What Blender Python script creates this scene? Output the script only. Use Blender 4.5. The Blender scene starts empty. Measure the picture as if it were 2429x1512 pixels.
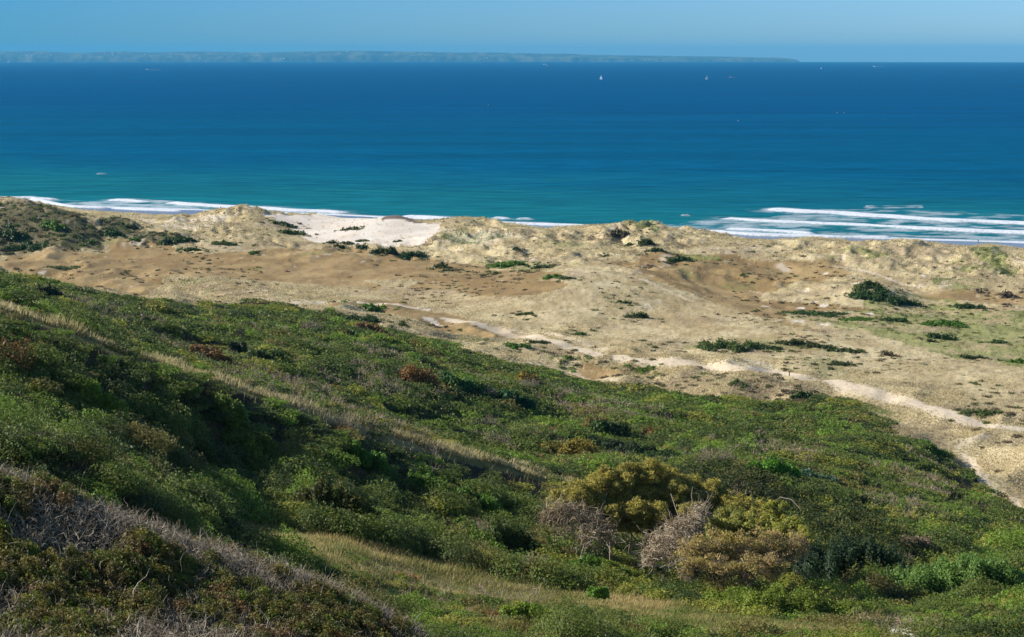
import bpy, math, random
import numpy as np
rng = np.random.default_rng(11)
random.seed(5)
scene = bpy.context.scene
PI = math.pi
# ------------------------------------------------------------------ camera
CAM_Z = 104.0
FPX = 1422.22
PITCH = math.radians(10.56)
K = 1024.0 / 2429.0
REARTH = 6371000.0
cam_d = bpy.data.cameras.new('camera')
cam = bpy.data.objects.new('camera', cam_d)
scene.collection.objects.link(cam)
cam_d.sensor_width = 36.0
cam_d.lens = FPX / 1024 * 36
cam_d.clip_start = 0.5
cam_d.clip_end = 90000
cam.location = (0, 0, CAM_Z)
cam.rotation_euler = (PI / 2 - PITCH, 0, 0)
scene.camera = cam

def rayk(u, v):
    """sideways and downward travel per metre forward for a sight line"""
    a = (np.asarray(u, float) * K - 512) / FPX
    b = (318.5 - np.asarray(v, float) * K) / FPX
    f = math.cos(PITCH) + b * math.sin(PITCH)
    return a / f, (-math.sin(PITCH) + b * math.cos(PITCH)) / f

# ------------------------------------------------------------------ noise
_TAB = np.random.default_rng(77).random((1024, 1024)).astype(np.float32)
def vnoise(x, y, seed=0):
    x = np.asarray(x, np.float64) + seed * 37.71; y = np.asarray(y, np.float64) + seed * 91.13
    x0 = np.floor(x); y0 = np.floor(y)
    fx = (x - x0).astype(np.float32); fy = (y - y0).astype(np.float32)
    fx = fx * fx * (3 - 2 * fx); fy = fy * fy * (3 - 2 * fy)
    ix = x0.astype(np.int32) & 1023; iy = y0.astype(np.int32) & 1023
    ix1 = (ix + 1) & 1023; iy1 = (iy + 1) & 1023
    a = _TAB[iy, ix]; b = _TAB[iy, ix1]
    c = _TAB[iy1, ix]; d = _TAB[iy1, ix1]
    return (a + (b - a) * fx) * (1 - fy) + (c + (d - c) * fx) * fy   # 0..1

def fbm(x, y, octv=4, seed=0, gain=0.5):
    s = 0; amp = 1; tot = 0
    x = np.asarray(x, float); y = np.asarray(y, float)
    for i in range(octv):
        c, sn = math.cos(0.7 * i + seed), math.sin(0.7 * i + seed)
        s = s + amp * (vnoise((x * c - y * sn) * 2 ** i + 17.3 * i, (x * sn + y * c) * 2 ** i + 5.1 * i, seed + i) * 2 - 1)
        tot += amp; amp *= gain
    return s / tot          # -1..1

def sstep(a, b, x):
    t = np.clip((x - a) / (b - a), 0, 1)
    return t * t * (3 - 2 * t)

def mix(a, b, t):
    return a + (b - a) * t

# ------------------------------------------------------------------ terrain control lines
# (u, v, forward distance) triples: ridge lines and flats as seen from the look-out; u, v in a 2429-wide frame
CP = []
def line(pts, dz=0.0, step=110):
    for (u0, v0, y0), (u1, v1, y1) in zip(pts[:-1], pts[1:]):
        n = max(1, int(abs(u1 - u0) / step + 0.5))
        for i in range(n):
            t = i / n
            add(u0 + (u1 - u0) * t, v0 + (v1 - v0) * t, y0 + (y1 - y0) * t, dz)
    add(*pts[-1], dz)
def add(u, v, Y, dz=0.0):
    kx, kz = rayk(u, v)
    CP.append((kx * Y, Y, CAM_Z + kz * Y + dz))
def addz(pts, dz=0.0):                       # known height: distance follows
    for (u, v, z) in pts:
        kx, kz = rayk(u, v)
        Y = (z - CAM_Z) / kz
        CP.append((kx * Y, Y, z + dz))
def hid(pts):                                # hollows behind a crest: (u, Y, z)
    for (u, Y, z) in pts:
        kx, _ = rayk(u, 500)
        CP.append((kx * Y, Y, z))

for x, y, z in ((0, 0, 101.9), (-12, 0, 103.5), (12, 0, 99), (0, -25, 106), (-10, -40, 108), (10, -40, 106),
                (-25, 20, 97.5), (20, 18, 92), (-6, 14, 97.0)):
    CP.append((x, y, z))
# foreground heath shoulder
line([(-350, 1512, 25), (0, 1512, 27), (440, 1512, 30), (850, 1512, 36), (1100, 1512, 42)], -0.6)
line([(-350, 1290, 32), (0, 1290, 34), (440, 1380, 36)], -0.6)
line([(-350, 960, 42), (0, 1085, 42), (200, 1160, 42), (440, 1255, 43), (700, 1335, 44), (850, 1400, 45), (1000, 1490, 46)], -0.7)
hid([(-350, 52, 85.5), (0, 53, 82.8), (100, 52.5, 82.2), (220, 52, 81.6), (330, 52, 81.4), (440, 53, 81.5), (700, 54, 80.2), (850, 55, 78.6), (1000, 56, 76.8)])
# knoll behind it (its near side lies in shade)
line([(-350, 900, 62), (0, 975, 60), (100, 1035, 58), (200, 1125, 57), (300, 1190, 56.5)], -0.5, 90)
# slope of the first spur
line([(-350, 900, 80), (0, 962, 76), (300, 1100, 74), (550, 1250, 88)], -0.8)
line([(-350, 830, 95), (0, 880, 95), (300, 985, 98), (550, 1090, 110)], -0.8)
add(300, 1150, 66, -.5)
line([(700, 1270, 88), (1000, 1350, 88), (1200, 1440, 74), (1330, 1512, 60)], -0.4)
line([(700, 1110, 108), (1000, 1210, 110), (1200, 1300, 104)], -0.9)
line([(-350, 590, 125), (0, 697, 118), (150, 755, 119), (250, 797, 120), (400, 848, 124), (550, 890, 127), (700, 937, 130), (850, 985, 136),
      (1000, 1033, 142), (1200, 1085, 150), (1350, 1130, 157)], -0.5, 80)
line([(-350, 640, 116), (0, 735, 110), (150, 792, 111), (250, 836, 112), (400, 890, 115), (550, 940, 118), (700, 990, 121), (850, 1035, 127), (1000, 1085, 132), (1200, 1140, 139)], -0.9, 100)
hid([(-350, 145, 88), (0, 140, 79.0), (250, 142, 74.5), (550, 150, 67.8), (850, 160, 60.5), (1000, 166, 56.5), (1200, 172, 52.5)])
# right of the spur
line([(1500, 1512, 60), (1800, 1512, 66), (2100, 1512, 70), (2429, 1512, 75), (2750, 1512, 80)], -0.5)
line([(1400, 1360, 92), (1800, 1400, 94), (2100, 1420, 98), (2429, 1370, 112), (2750, 1370, 118)], -1.0)
line([(1500, 1210, 150), (1800, 1250, 145), (2100, 1260, 152), (2429, 1260, 185), (2750, 1290, 190)], -1.2)
line([(1350, 1100, 205), (1800, 1110, 205), (2100, 1130, 225)], -1.2)
line([(1000, 960, 240), (1350, 1010, 255), (1800, 1020, 275), (2100, 1060, 285)], -1.2)
# middle slope
line([(-350, 640, 300), (0, 680, 290), (250, 735, 280), (500, 800, 270), (800, 880, 250), (1000, 940, 248)], -0.8)
line([(0, 655, 350), (200, 700, 345), (500, 760, 350), (800, 800, 350), (1100, 870, 340), (1400, 950, 320)], -0.8)
line([(-350, 560, 420), (0, 642, 405), (200, 685, 395), (350, 702, 405), (480, 718, 430)], -0.8)
hid([(-350, 480, 20), (0, 470, 17), (200, 460, 15), (400, 480, 13)])
line([(560, 720, 480), (700, 726, 480), (900, 762, 462), (1000, 800, 435), (1200, 860, 408), (1430, 905, 385), (1700, 950, 365)], -0.5)
line([(1900, 960, 362), (2060, 975, 350), (2250, 1070, 318)], -0.4)
line([(2300, 1130, 300), (2429, 1215, 268), (2750, 1290, 240)], -0.2)
# the plain
addz([(-350, 560, 12), (-350, 600, 12), (0, 602, 11.5), (0, 628, 11), (200, 610, 11), (240, 660, 11), (420, 600, 12), (420, 640, 11), (600, 600, 12.3), (600, 640, 11.5), (600, 690, 12),
      (800, 590, 11.5), (800, 640, 11.8), (800, 700, 12), (1000, 600, 11), (1000, 650, 12.5), (1000, 720, 12), (1050, 765, 12),
      (1200, 610, 11), (1200, 660, 13), (1200, 700, 14.5), (1200, 760, 12.5), (1200, 820, 12.5), (1320, 662, 17), (1420, 700, 16), (1500, 740, 13),
      (1400, 610, 12.5), (1420, 780, 12.5), (1500, 850, 13), (1560, 642, 14), (1660, 655, 11.5), (1500, 880, 13.5), (1700, 800, 12.5), (1700, 730, 12.2), (1700, 690, 10),
      (1900, 640, 9), (1850, 680, 9), (1900, 720, 9.5), (2030, 700, 12), (2100, 650, 10), (1740, 615, 10), (2090, 680, 13), (2150, 715, 9),
      (1900, 800, 12.5), (1800, 850, 13.3), (1900, 880, 14), (2000, 900, 13), (2150, 690, 8.8), (2300, 700, 8.8), (2429, 710, 9), (2300, 760, 9),
      (2429, 760, 9), (2200, 830, 11), (2429, 850, 10), (2200, 900, 13), (2429, 900, 13), (2100, 930, 13.5), (2300, 990, 13), (2429, 1020, 13),
      (2429, 1110, 14), (2330, 1050, 13), (2750, 700, 9), (2750, 850, 10), (2750, 1000, 13), (2750, 1100, 14), (1640, 870, 14), (1700, 920, 14), (1900, 920, 13.5)])
# coastal dunes
line([(-350, 470, 760), (0, 483, 735), (50, 483, 730), (100, 488, 725), (146, 504, 715), (190, 519, 705), (225, 545, 695)], -0.5, 40)
addz([(-350, 585, 13), (0, 590, 13), (120, 598, 12.5), (240, 594, 12)])
hid([(-350, 830, 16), (0, 815, 16), (146, 800, 14), (230, 770, 12.5)])
line([(240, 520, 745), (280, 518, 745), (320, 530, 740), (345, 547, 735), (400, 552, 725), (460, 570, 705)], -0.3, 40)
line([(-350, 467, 910), (0, 471, 900), (90, 479, 895), (140, 491, 890), (220, 498, 885), (300, 503, 880), (400, 505, 875), (480, 506, 870), (540, 510, 860)], -0.3, 60)
line([(390, 560, 700), (450, 545, 740), (520, 520, 780), (560, 503, 790), (592, 493, 795), (620, 504, 793), (660, 526, 780), (700, 548, 765), (735, 574, 715)], -0.3, 30)
line([(500, 570, 690), (592, 560, 712), (680, 585, 680)], 0)
line([(660, 506, 862), (760, 508, 855), (820, 513, 850), (900, 514, 845), (1000, 527, 835), (1045, 531, 822)], -0.2, 50)
line([(760, 545, 770), (860, 550, 750), (960, 552, 745)], 0)
line([(905, 517, 800), (930, 510, 795), (960, 513, 795), (985, 524, 795)], 0)
line([(860, 582, 700), (960, 582, 700), (1030, 560, 720)], 0)
line([(1035, 545, 750), (1062, 516, 775), (1100, 514, 775), (1135, 515, 775), (1190, 525, 770), (1250, 540, 765), (1310, 544, 762), (1370, 541, 765), (1420, 533, 768),
      (1460, 529, 768), (1500, 524, 770), (1560, 529, 768), (1620, 540, 760), (1665, 552, 752), (1700, 560, 745), (1725, 560, 740), (1745, 557, 738), (1775, 566, 735), (1810, 572, 728),
      (1850, 572, 722), (1885, 564, 715), (1920, 562, 712), (1960, 568, 710), (2040, 573, 705), (2100, 568, 700), (2150, 565, 697), (2176, 577, 695), (2240, 586, 692),
      (2290, 586, 690), (2322, 578, 688), (2350, 580, 688), (2384, 592, 684), (2429, 593, 680), (2600, 590, 672), (2800, 600, 655)], -0.4, 45)
line([(1080, 575, 700), (1150, 580, 695), (1250, 580, 690), (1350, 572, 695), (1450, 565, 700), (1520, 560, 705), (1620, 585, 680), (1720, 590, 675), (1800, 600, 665)], 0)
hid([(1250, 800, 8), (1370, 800, 8), (1500, 800, 9), (1620, 790, 8), (1740, 775, 8), (1850, 760, 7.5), (1960, 750, 7.5), (2100, 740, 7), (2240, 735, 6.5), (2350, 728, 6.5), (2429, 722, 6), (2600, 715, 6), (2800, 700, 6)])
hid([(u_, 920, 8) for u_ in (0, 140, 300, 480, 700, 850)])
addz([(1880, 615, 11), (1960, 620, 11), (2080, 640, 10), (2150, 665, 9.5), (2250, 680, 9.3), (2340, 680, 9.5), (2429, 670, 9.5), (1240, 605, 11), (1330, 600, 12.5)])

CP = np.array(CP)
Q1 = CP[:, 0] / (CP[:, 1] + 60.0)
Q2 = np.log(CP[:, 1] + 60.0) * 0.8
def _phi(r2):
    return 0.5 * r2 * np.log(r2 + 1e-12)
n = len(CP)
A = np.zeros((n + 3, n + 3))
A[:n, :n] = _phi((Q1[:, None] - Q1[None]) ** 2 + (Q2[:, None] - Q2[None]) ** 2) + np.eye(n) * 2e-6
A[:n, n] = 1; A[:n, n + 1] = Q1; A[:n, n + 2] = Q2
A[n, :n] = 1; A[n + 1, :n] = Q1; A[n + 2, :n] = Q2
W = np.linalg.solve(A, np.concatenate([CP[:, 2], [0, 0, 0]]))
def tps(q1, q2):
    out = np.empty(q1.shape); f1, f2, fo = q1.ravel(), q2.ravel(), out.ravel()
    for i in range(0, f1.size, 20000):
        a, b = f1[i:i + 20000, None], f2[i:i + 20000, None]
        fo[i:i + 20000] = _phi((a - Q1) ** 2 + (b - Q2) ** 2) @ W[:n] + W[n] + W[n + 1] * a[:, 0] + W[n + 2] * b[:, 0]
    return fo.reshape(q1.shape)

# fan-shaped grid, finer near the look-out
APEX = -60.0
NC, NR = 1150, 1050
AMAX = 0.62
R0, R1 = math.log(16.0), math.log(1330.0)
ca = np.linspace(-AMAX, AMAX, 300); cr = np.linspace(R0, R1, 300)
coarse = tps(*np.meshgrid(ca, cr * 0.8))
def bil(grid, s, t):                         # s, t in 0..1 (columns, rows)
    nr, nc = grid.shape
    x = np.clip(s, 0, 1) * (nc - 1); y = np.clip(t, 0, 1) * (nr - 1)
    x0 = np.minimum(x.astype(int), nc - 2); y0 = np.minimum(y.astype(int), nr - 2)
    fx = x - x0; fy = y - y0
    return (grid[y0, x0] * (1 - fx) + grid[y0, x0 + 1] * fx) * (1 - fy) + (grid[y0 + 1, x0] * (1 - fx) + grid[y0 + 1, x0 + 1] * fx) * fy
ga, gr = np.meshgrid(np.linspace(-AMAX, AMAX, NC), np.linspace(R0, R1, NR))
GY = np.exp(gr) + APEX
GX = ga * (GY - APEX)
GZ = bil(coarse, (ga + AMAX) / (2 * AMAX), (gr - R0) / (R1 - R0))
def shore_s(x, y):                            # metres seaward of the water's edge
    return (y + 0.33 * x - 879 + 6 * np.sin(x / 90.0)) / 1.053
S = shore_s(GX, GY)
plainness = sstep(-40, 20, GY - (560 - 0.9 * GX) + 60)      # 1 on the plain, 0 on the hillside
hum = fbm(GX / 34, GY / 34, 4, 3)
ridged = 1 - np.abs(fbm(GX / 22 + GY / 60, GY / 30, 4, 9)) * 2
DUNE = sstep(-330, -150, S) * (1 - sstep(-70, -45, S))
GRASSY = sstep(0.0, 0.5, fbm(GX / 60, GY / 60, 3, 21) + 0.25)
fine = 1 - np.abs(fbm(GX / 9 + GY / 40, GY / 16, 3, 15)) * 2
_c1 = [(0, 118), (150, 119), (250, 120), (400, 124), (550, 127), (700, 130), (850, 136), (1000, 142), (1200, 150), (1350, 157)]
CRW = np.array([(float(rayk(u_, 700)[0]) * Y_, Y_) for u_, Y_ in _c1])
def _ld(poly, x, y):
    best = np.full(x.shape, 1e9)
    for (ax, ay), (bx, by) in zip(poly[:-1], poly[1:]):
        dx, dy = bx - ax, by - ay
        t = np.clip(((x - ax) * dx + (y - ay) * dy) / (dx * dx + dy * dy), 0, 1)
        best = np.minimum(best, np.hypot(x - ax - t * dx, y - ay - t * dy))
    return best
bowl = mix(.12, 1.0, sstep(.75, 1.15, np.hypot((GX + 82) / 62, (GY - 772) / 78)))
calm = mix(.08, 1.0, sstep(5, 24, _ld(CRW, GX, GY)))
inland = (560 - .9 * GX) - GY
_tk = []
for u_, v_ in ((640, 712), (850, 717), (1010, 735), (1060, 757), (1170, 785), (1330, 817), (1480, 851), (1640, 864), (1830, 880), (1990, 912), (2160, 951), (2300, 997), (2429, 1020)):
    kx_, kz_ = rayk(u_, v_); _tk.append((float(kx_) * (13 - CAM_Z) / float(kz_), (13 - CAM_Z) / float(kz_)))
level = mix(.04, 1.0, sstep(7, 36, _ld(_tk, GX, GY)))
GZ = GZ + plainness * bowl * level * (hum * (.65 + .5 * DUNE) + (ridged - 0.68) * (0.4 + 3.2 * DUNE) * (0.4 + 0.6 * GRASSY) + (fine - .68) * (.25 + 1.9 * DUNE) * GRASSY)
beyond = sstep(150, 200, GY) * sstep(40, 110, inland)
mound = (1 - np.abs(fbm(GX / 26, GY / 30, 3, 44)) * 2.2) * 2.4 * beyond
gully = np.maximum(0, fbm((GX * .73 + GY * .68) / 26, (GX * .68 - GY * .73) / 11, 3, 45)) * -3.4 * (1 - sstep(150, 200, GY))
GZ = GZ + (1 - plainness) * (fbm(GX / 16, GY / 16, 4, 5) * 1.1 + fbm(GX / 5, GY / 5, 3, 6) * 0.25 + mound + gully) * sstep(20, 90, GY) * calm
beach = np.where(S < 0, -S * 0.035, -S * 0.03)
GZ = mix(GZ, beach, sstep(-78, -52, S + 6 * fbm(GX / 30, GY / 30, 2, 8)))
def H(x, y):
    x = np.asarray(x, float); y = np.asarray(y, float)
    d = np.maximum(y - APEX, 16.0)
    return bil(GZ, (x / d + AMAX) / (2 * AMAX), (np.log(d) - R0) / (R1 - R0))
_YS = np.exp(np.linspace(math.log(14), math.log(1150), 2600))
def hit(u, v, lift=0.0):
    """where a sight line meets the ground"""
    kx, kz = rayk(u, v)
    below = (CAM_Z + kz * _YS) < H(kx * _YS, _YS) + lift
    i = int(np.argmax(below)) if below.any() else len(_YS) - 1
    y = _YS[i]
    return np.array([kx * y, y, float(H(kx * y, y))])
def hits(pts):
    return np.array([hit(u, v)[:2] for u, v in pts])
def inpoly(poly, x, y, jit=0.0, sc=10.0, seed=1):
    inside = np.zeros(x.shape, bool)
    px, py = poly[:, 0], poly[:, 1]
    m = (x > px.min() - jit) & (x < px.max() + jit) & (y > py.min() - jit) & (y < py.max() + jit)
    xs, ys = x[m], y[m]
    if jit and xs.size:
        xs, ys = xs + jit * fbm(xs / sc, ys / sc, 3, seed), ys + jit * fbm(xs / sc + 40, ys / sc, 3, seed + 7)
    ins = np.zeros(xs.shape, bool)
    j = len(poly) - 1
    for i in range(len(poly)):
        if py[i] != py[j]:
            c = ((py[i] > ys) != (py[j] > ys)) & (xs < (px[j] - px[i]) * (ys - py[i]) / (py[j] - py[i]) + px[i])
            ins ^= c
        j = i
    inside[m] = ins
    return inside
def linedist(poly, x, y, far=25.0):
    """distance to a polyline, measured only near it"""
    best = np.full(x.shape, 1e9)
    for (ax, ay), (bx, by) in zip(poly[:-1], poly[1:]):
        m = (x > min(ax, bx) - far) & (x < max(ax, bx) + far) & (y > min(ay, by) - far) & (y < max(ay, by) + far)
        xs, ys = x[m], y[m]
        dx, dy = bx - ax, by - ay
        L = dx * dx + dy * dy + 1e-9
        t = np.clip(((xs - ax) * dx + (ys - ay) * dy) / L, 0, 1)
        best[m] = np.minimum(best[m], np.hypot(xs - ax - t * dx, ys - ay - t * dy))
    return best

# ------------------------------------------------------------------ zones
EDGE = hits([(0, 650), (200, 690), (350, 705), (480, 718), (560, 724), (700, 729), (800, 737), (900, 764), (960, 777), (1000, 800), (1060, 815),
             (1130, 830), (1230, 857), (1330, 880), (1430, 905), (1560, 915), (1640, 935), (1750, 945), (1850, 948), (1900, 930), (1990, 942), (2060, 968),
             (2100, 1000), (2130, 1035), (2200, 1060), (2250, 1080), (2300, 1125), (2330, 1165), (2375, 1205), (2290, 1225), (2429, 1245)])
HILL = np.vstack([[[-420, EDGE[0, 1] + 40]], EDGE, [[320, EDGE[-1, 1] - 40], [320, -60], [-420, -60]]])
CREST = CRW - np.array([0, 1.5])
TONGUE = hits([(500, 1232), (560, 1222), (660, 1238), (800, 1275), (1000, 1318), (1150, 1365), (1300, 1395), (1450, 1410), (1600, 1430), (1750, 1470), (2000, 1490),
               (2060, 1512), (1100, 1512), (1010, 1478), (930, 1430), (800, 1365), (650, 1310)])
HEATH = np.array([(float(rayk(u_, 1200)[0]) * (Y_ + .8), Y_ + .8) for u_, Y_ in ((-350, 42), (0, 42), (200, 42), (440, 43), (700, 44), (850, 45), (1000, 46))] + [(-2, 30), (-2, 8), (-60, 8)])
FLATS = [hits(p) for p in (
    [(0, 604), (240, 600), (500, 602), (700, 592), (800, 583), (900, 596), (1050, 618), (1230, 640), (1320, 648), (1330, 660), (1150, 664), (950, 662), (870, 675), (900, 690), (800, 682), (650, 666), (420, 650), (380, 672), (250, 686), (90, 655), (0, 640)],
    [(250, 560), (400, 570), (420, 590), (500, 598), (250, 600)],
    [(1700, 605), (1850, 625), (1990, 628), (2050, 650), (1900, 668), (1820, 700), (1900, 725), (2090, 745), (1880, 745), (1830, 765), (1990, 790), (1800, 752), (1690, 715), (1600, 680), (1510, 645), (1430, 625), (1560, 598)],
    [(700, 712), (950, 712), (1060, 742), (1180, 775), (1240, 800), (1100, 795), (1000, 775), (940, 748), (850, 725)],
    [(2120, 690), (2250, 688), (2429, 695), (2560, 695), (2560, 720), (2429, 722), (2280, 716)],
    [(1230, 870), (1400, 870), (1500, 890), (1430, 902), (1330, 880)],
    [(1200, 655), (1350, 680), (1250, 700), (1050, 690), (950, 680), (1000, 665)])]
SANDS = [hits(p) for p in (
    [(620, 507), (700, 512), (820, 514), (900, 515), (990, 528), (1050, 532), (1045, 548), (1020, 565), (990, 583), (930, 586), (860, 584), (780, 576), (735, 572), (700, 548), (660, 526)],
    [(380, 530), (480, 510), (540, 512), (540, 525), (470, 545), (400, 548)],
    [(1000, 755), (1040, 757), (1045, 775), (1020, 772)],
    [(1740, 856), (1780, 852), (1830, 862), (1890, 885), (1860, 882), (1760, 876), (1660, 870), (1660, 862)],
    [(2105, 1475), (2150, 1480), (2200, 1512), (2100, 1512)],
    [(1700, 1485), (1760, 1490), (1780, 1512), (1650, 1512)],
    [(1045, 545), (1180, 545), (1250, 565), (1180, 580), (1060, 575)],
    [(280, 505), (340, 515), (390, 530), (330, 525)])]
PATHS = [(hits(p), w) for p, w in (
    ([(1060, 757), (1130, 768), (1170, 785), (1250, 800), (1330, 817), (1400, 836), (1480, 851), (1560, 860), (1640, 864), (1760, 876), (1830, 880), (1900, 893), (1990, 912), (2080, 932), (2160, 951), (2230, 972), (2300, 997), (2370, 1014), (2429, 1020), (2600, 1030)], 2.6),
    ([(1990, 925), (2080, 945), (2160, 962), (2230, 985), (2300, 1008), (2429, 1024)], 1.6),
    ([(1180, 778), (1260, 790), (1340, 800), (1400, 820)], 0.9),
    ([(640, 712), (760, 716), (850, 717), (940, 722), (1010, 735)], 2.2),
    ([(2340, 1035), (2300, 1048), (2270, 1062)], 1.0),
    ([(2290, 1085), (2310, 1110), (2330, 1145), (2370, 1170), (2405, 1190), (2429, 1212), (2500, 1240)], 1.5),
    ([(1985, 633), (2030, 640), (2072, 650), (2113, 666), (2190, 681)], 1.5),
    ([(1900, 640), (1960, 632), (2000, 634)], 0.9),
    ([(1520, 663), (1560, 680), (1600, 700), (1640, 715)], 1.0),
    ([(1569, 614), (1587, 631)], 1.3), ([(1945, 612), (1980, 597)], .8), ([(1998, 618), (2000, 608), (2010, 600)], .8),
    ([(2398, 603), (2412, 615), (2429, 627)], 1.2), ([(1250, 862), (1330, 868)], .7), ([(1360, 885), (1460, 905)], 1.2),
    ([(2090, 581), (2150, 582)], .7), ([(1690, 590), (1760, 592), (1800, 585)], .6), ([(1820, 700), (1780, 690)], .5))]
PATCH = [(1912, 691, 20, 7), (2033, 673, 26, 8), (1815, 726, 18, 3), (1900, 732, 20, 6), (1955, 726, 26, 6), (2016, 740, 14, 4), (2066, 746, 24, 6), (1895, 762, 34, 7),
         (1794, 703, 20, 3), (1785, 746, 20, 3), (1952, 771, 40, 8), (100, 648, 24, 4), (1527, 634, 18, 5), (2190, 655, 24, 6), (1933, 716, 14, 2), (2020, 714, 12, 2), (1640, 862, 60, 5), (1960, 650, 10, 2)]
GREENS = [hits(p) for p in (
    [(2090, 705), (2200, 705), (2330, 745), (2560, 745), (2560, 870), (2300, 862), (2180, 815), (2080, 790), (1960, 762), (1870, 748), (2050, 745)],
    [(2300, 600), (2400, 595), (2400, 650), (2310, 650)], [(2020, 590), (2090, 595), (2080, 620), (2030, 615)], [(2230, 665), (2330, 660), (2310, 685), (2230, 690)],
    [(1040, 550), (1100, 540), (1180, 560), (1170, 585), (1090, 580)], [(1170, 625), (1330, 632), (1300, 645), (1180, 640)], [(1600, 600), (1680, 605), (1700, 620), (1620, 612)],
    [(1900, 940), (2090, 965), (2130, 1040), (1980, 1000)], [(1500, 530), (1580, 530), (1560, 550), (1510, 548)])]
def hillmask(x, y):
    return inpoly(HILL, x, y + 5.0, 9.0, 12.0, 31)

def lin(c):
    c = np.asarray(c, float) / 255.0
    return np.where(c <= 0.04045, c / 12.92, ((c + 0.055) / 1.055) ** 2.4)
# ------------------------------------------------------------------ materials
def newmat(name):
    m = bpy.data.materials.new(name); m.use_nodes = True
    nt = m.node_tree
    for nd in list(nt.nodes): nt.nodes.remove(nd)
    return m, nt, nt.nodes.new('ShaderNodeOutputMaterial')
def nd(nt, t, **kw):
    x = nt.nodes.new(t)
    for k, v in kw.items():
        if k.startswith('i_'):
            x.inputs[k[2:].replace('_', ' ')].default_value = v
        else: setattr(x, k, v)
    return x
def noise_mul(nt, src, scale, lo, hi, detail=4.0, coord=None):
    """multiply a colour by procedural noise"""
    tex = nd(nt, 'ShaderNodeTexNoise'); tex.inputs['Scale'].default_value = scale; tex.inputs['Detail'].default_value = detail
    if coord is not None: nt.links.new(coord, tex.inputs['Vector'])
    mr = nd(nt, 'ShaderNodeMapRange'); mr.inputs['From Min'].default_value = .3; mr.inputs['From Max'].default_value = .7
    mr.inputs['To Min'].default_value = lo; mr.inputs['To Max'].default_value = hi
    nt.links.new(tex.outputs['Fac'], mr.inputs['Value'])
    vm = nd(nt, 'ShaderNodeVectorMath', operation='SCALE')
    nt.links.new(src, vm.inputs[0]); nt.links.new(mr.outputs[0], vm.inputs['Scale'])
    return vm.outputs[0]
def leafmat(name, trans=0.3, rough=0.55, spec=0.25, lift=.6):
    m, nt, out = newmat(name)
    at = nd(nt, 'ShaderNodeAttribute', attribute_name='Col')
    col = noise_mul(nt, at.outputs['Color'], 3.0, .85, 1.15, 2.0, nd(nt, 'ShaderNodeTexCoord').outputs['Object'])
    p = nd(nt, 'ShaderNodeBsdfPrincipled'); p.inputs['Roughness'].default_value = rough; p.inputs['Specular IOR Level'].default_value = spec
    tr = nd(nt, 'ShaderNodeBsdfTranslucent'); mx = nd(nt, 'ShaderNodeMixShader'); mx.inputs[0].default_value = trans
    if lift:
        g = nd(nt, 'ShaderNodeNewGeometry'); va = nd(nt, 'ShaderNodeVectorMath', operation='ADD'); va.inputs[1].default_value = (-.25 * lift, -.1 * lift, lift)
        vn = nd(nt, 'ShaderNodeVectorMath', operation='NORMALIZE'); nt.links.new(g.outputs['Normal'], va.inputs[0]); nt.links.new(va.outputs[0], vn.inputs[0])
        nt.links.new(vn.outputs[0], p.inputs['Normal'])
    nt.links.new(col, p.inputs['Base Color']); nt.links.new(col, tr.inputs['Color'])
    nt.links.new(p.outputs[0], mx.inputs[1]); nt.links.new(tr.outputs[0], mx.inputs[2]); nt.links.new(mx.outputs[0], out.inputs['Surface'])
    return m
def plainmat(name, rgb, rough=.7, spec=.3, nscale=4.0, lo=.8, hi=1.2, metal=0.0):
    m, nt, out = newmat(name)
    c = nd(nt, 'ShaderNodeRGB'); c.outputs[0].default_value = (*rgb, 1)
    col = noise_mul(nt, c.outputs[0], nscale, lo, hi, 4.0, nd(nt, 'ShaderNodeTexCoord').outputs['Object'])
    p = nd(nt, 'ShaderNodeBsdfPrincipled'); p.inputs['Roughness'].default_value = rough; p.inputs['Specular IOR Level'].default_value = spec; p.inputs['Metallic'].default_value = metal
    nt.links.new(col, p.inputs['Base Color']); nt.links.new(p.outputs[0], out.inputs['Surface'])
    return m
M_LEAF = leafmat('leaf', .35); M_GRASS = leafmat('grass_blade', .4, .6, .15, 1.4); M_TWIG = leafmat('bare_twig', 0.0, .8, .2, 0)

def mesh_np(name, V, F, col=None, mat=None, smooth=False, col_dom='POINT'):
    me = bpy.data.meshes.new(name)
    V = np.ascontiguousarray(V, np.float32); F = np.ascontiguousarray(F, np.int32)
    k = F.shape[1]
    me.vertices.add(len(V)); me.vertices.foreach_set('co', V.ravel())
    me.loops.add(F.size); me.loops.foreach_set('vertex_index', F.ravel())
    me.polygons.add(len(F)); me.polygons.foreach_set('loop_start', np.arange(0, F.size, k, dtype=np.int32))
    if smooth: me.polygons.foreach_set('use_smooth', np.ones(len(F), bool))
    if col is not None:
        c = np.ones((len(V), 4), np.float32); c[:, :3] = np.clip(col, 0, 1)
        a = me.color_attributes.new('Col', 'FLOAT_COLOR', 'POINT'); a.data.foreach_set('color', c.ravel())
    me.update(calc_edges=True)
    if mat: me.materials.append(mat)
    return me
def link(name, me, parent=None, **props):
    o = bpy.data.objects.new(name, me)
    scene.collection.objects.link(o)
    if parent is not None: o.parent = parent
    for k, v in props.items(): o[k] = v
    return o

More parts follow.
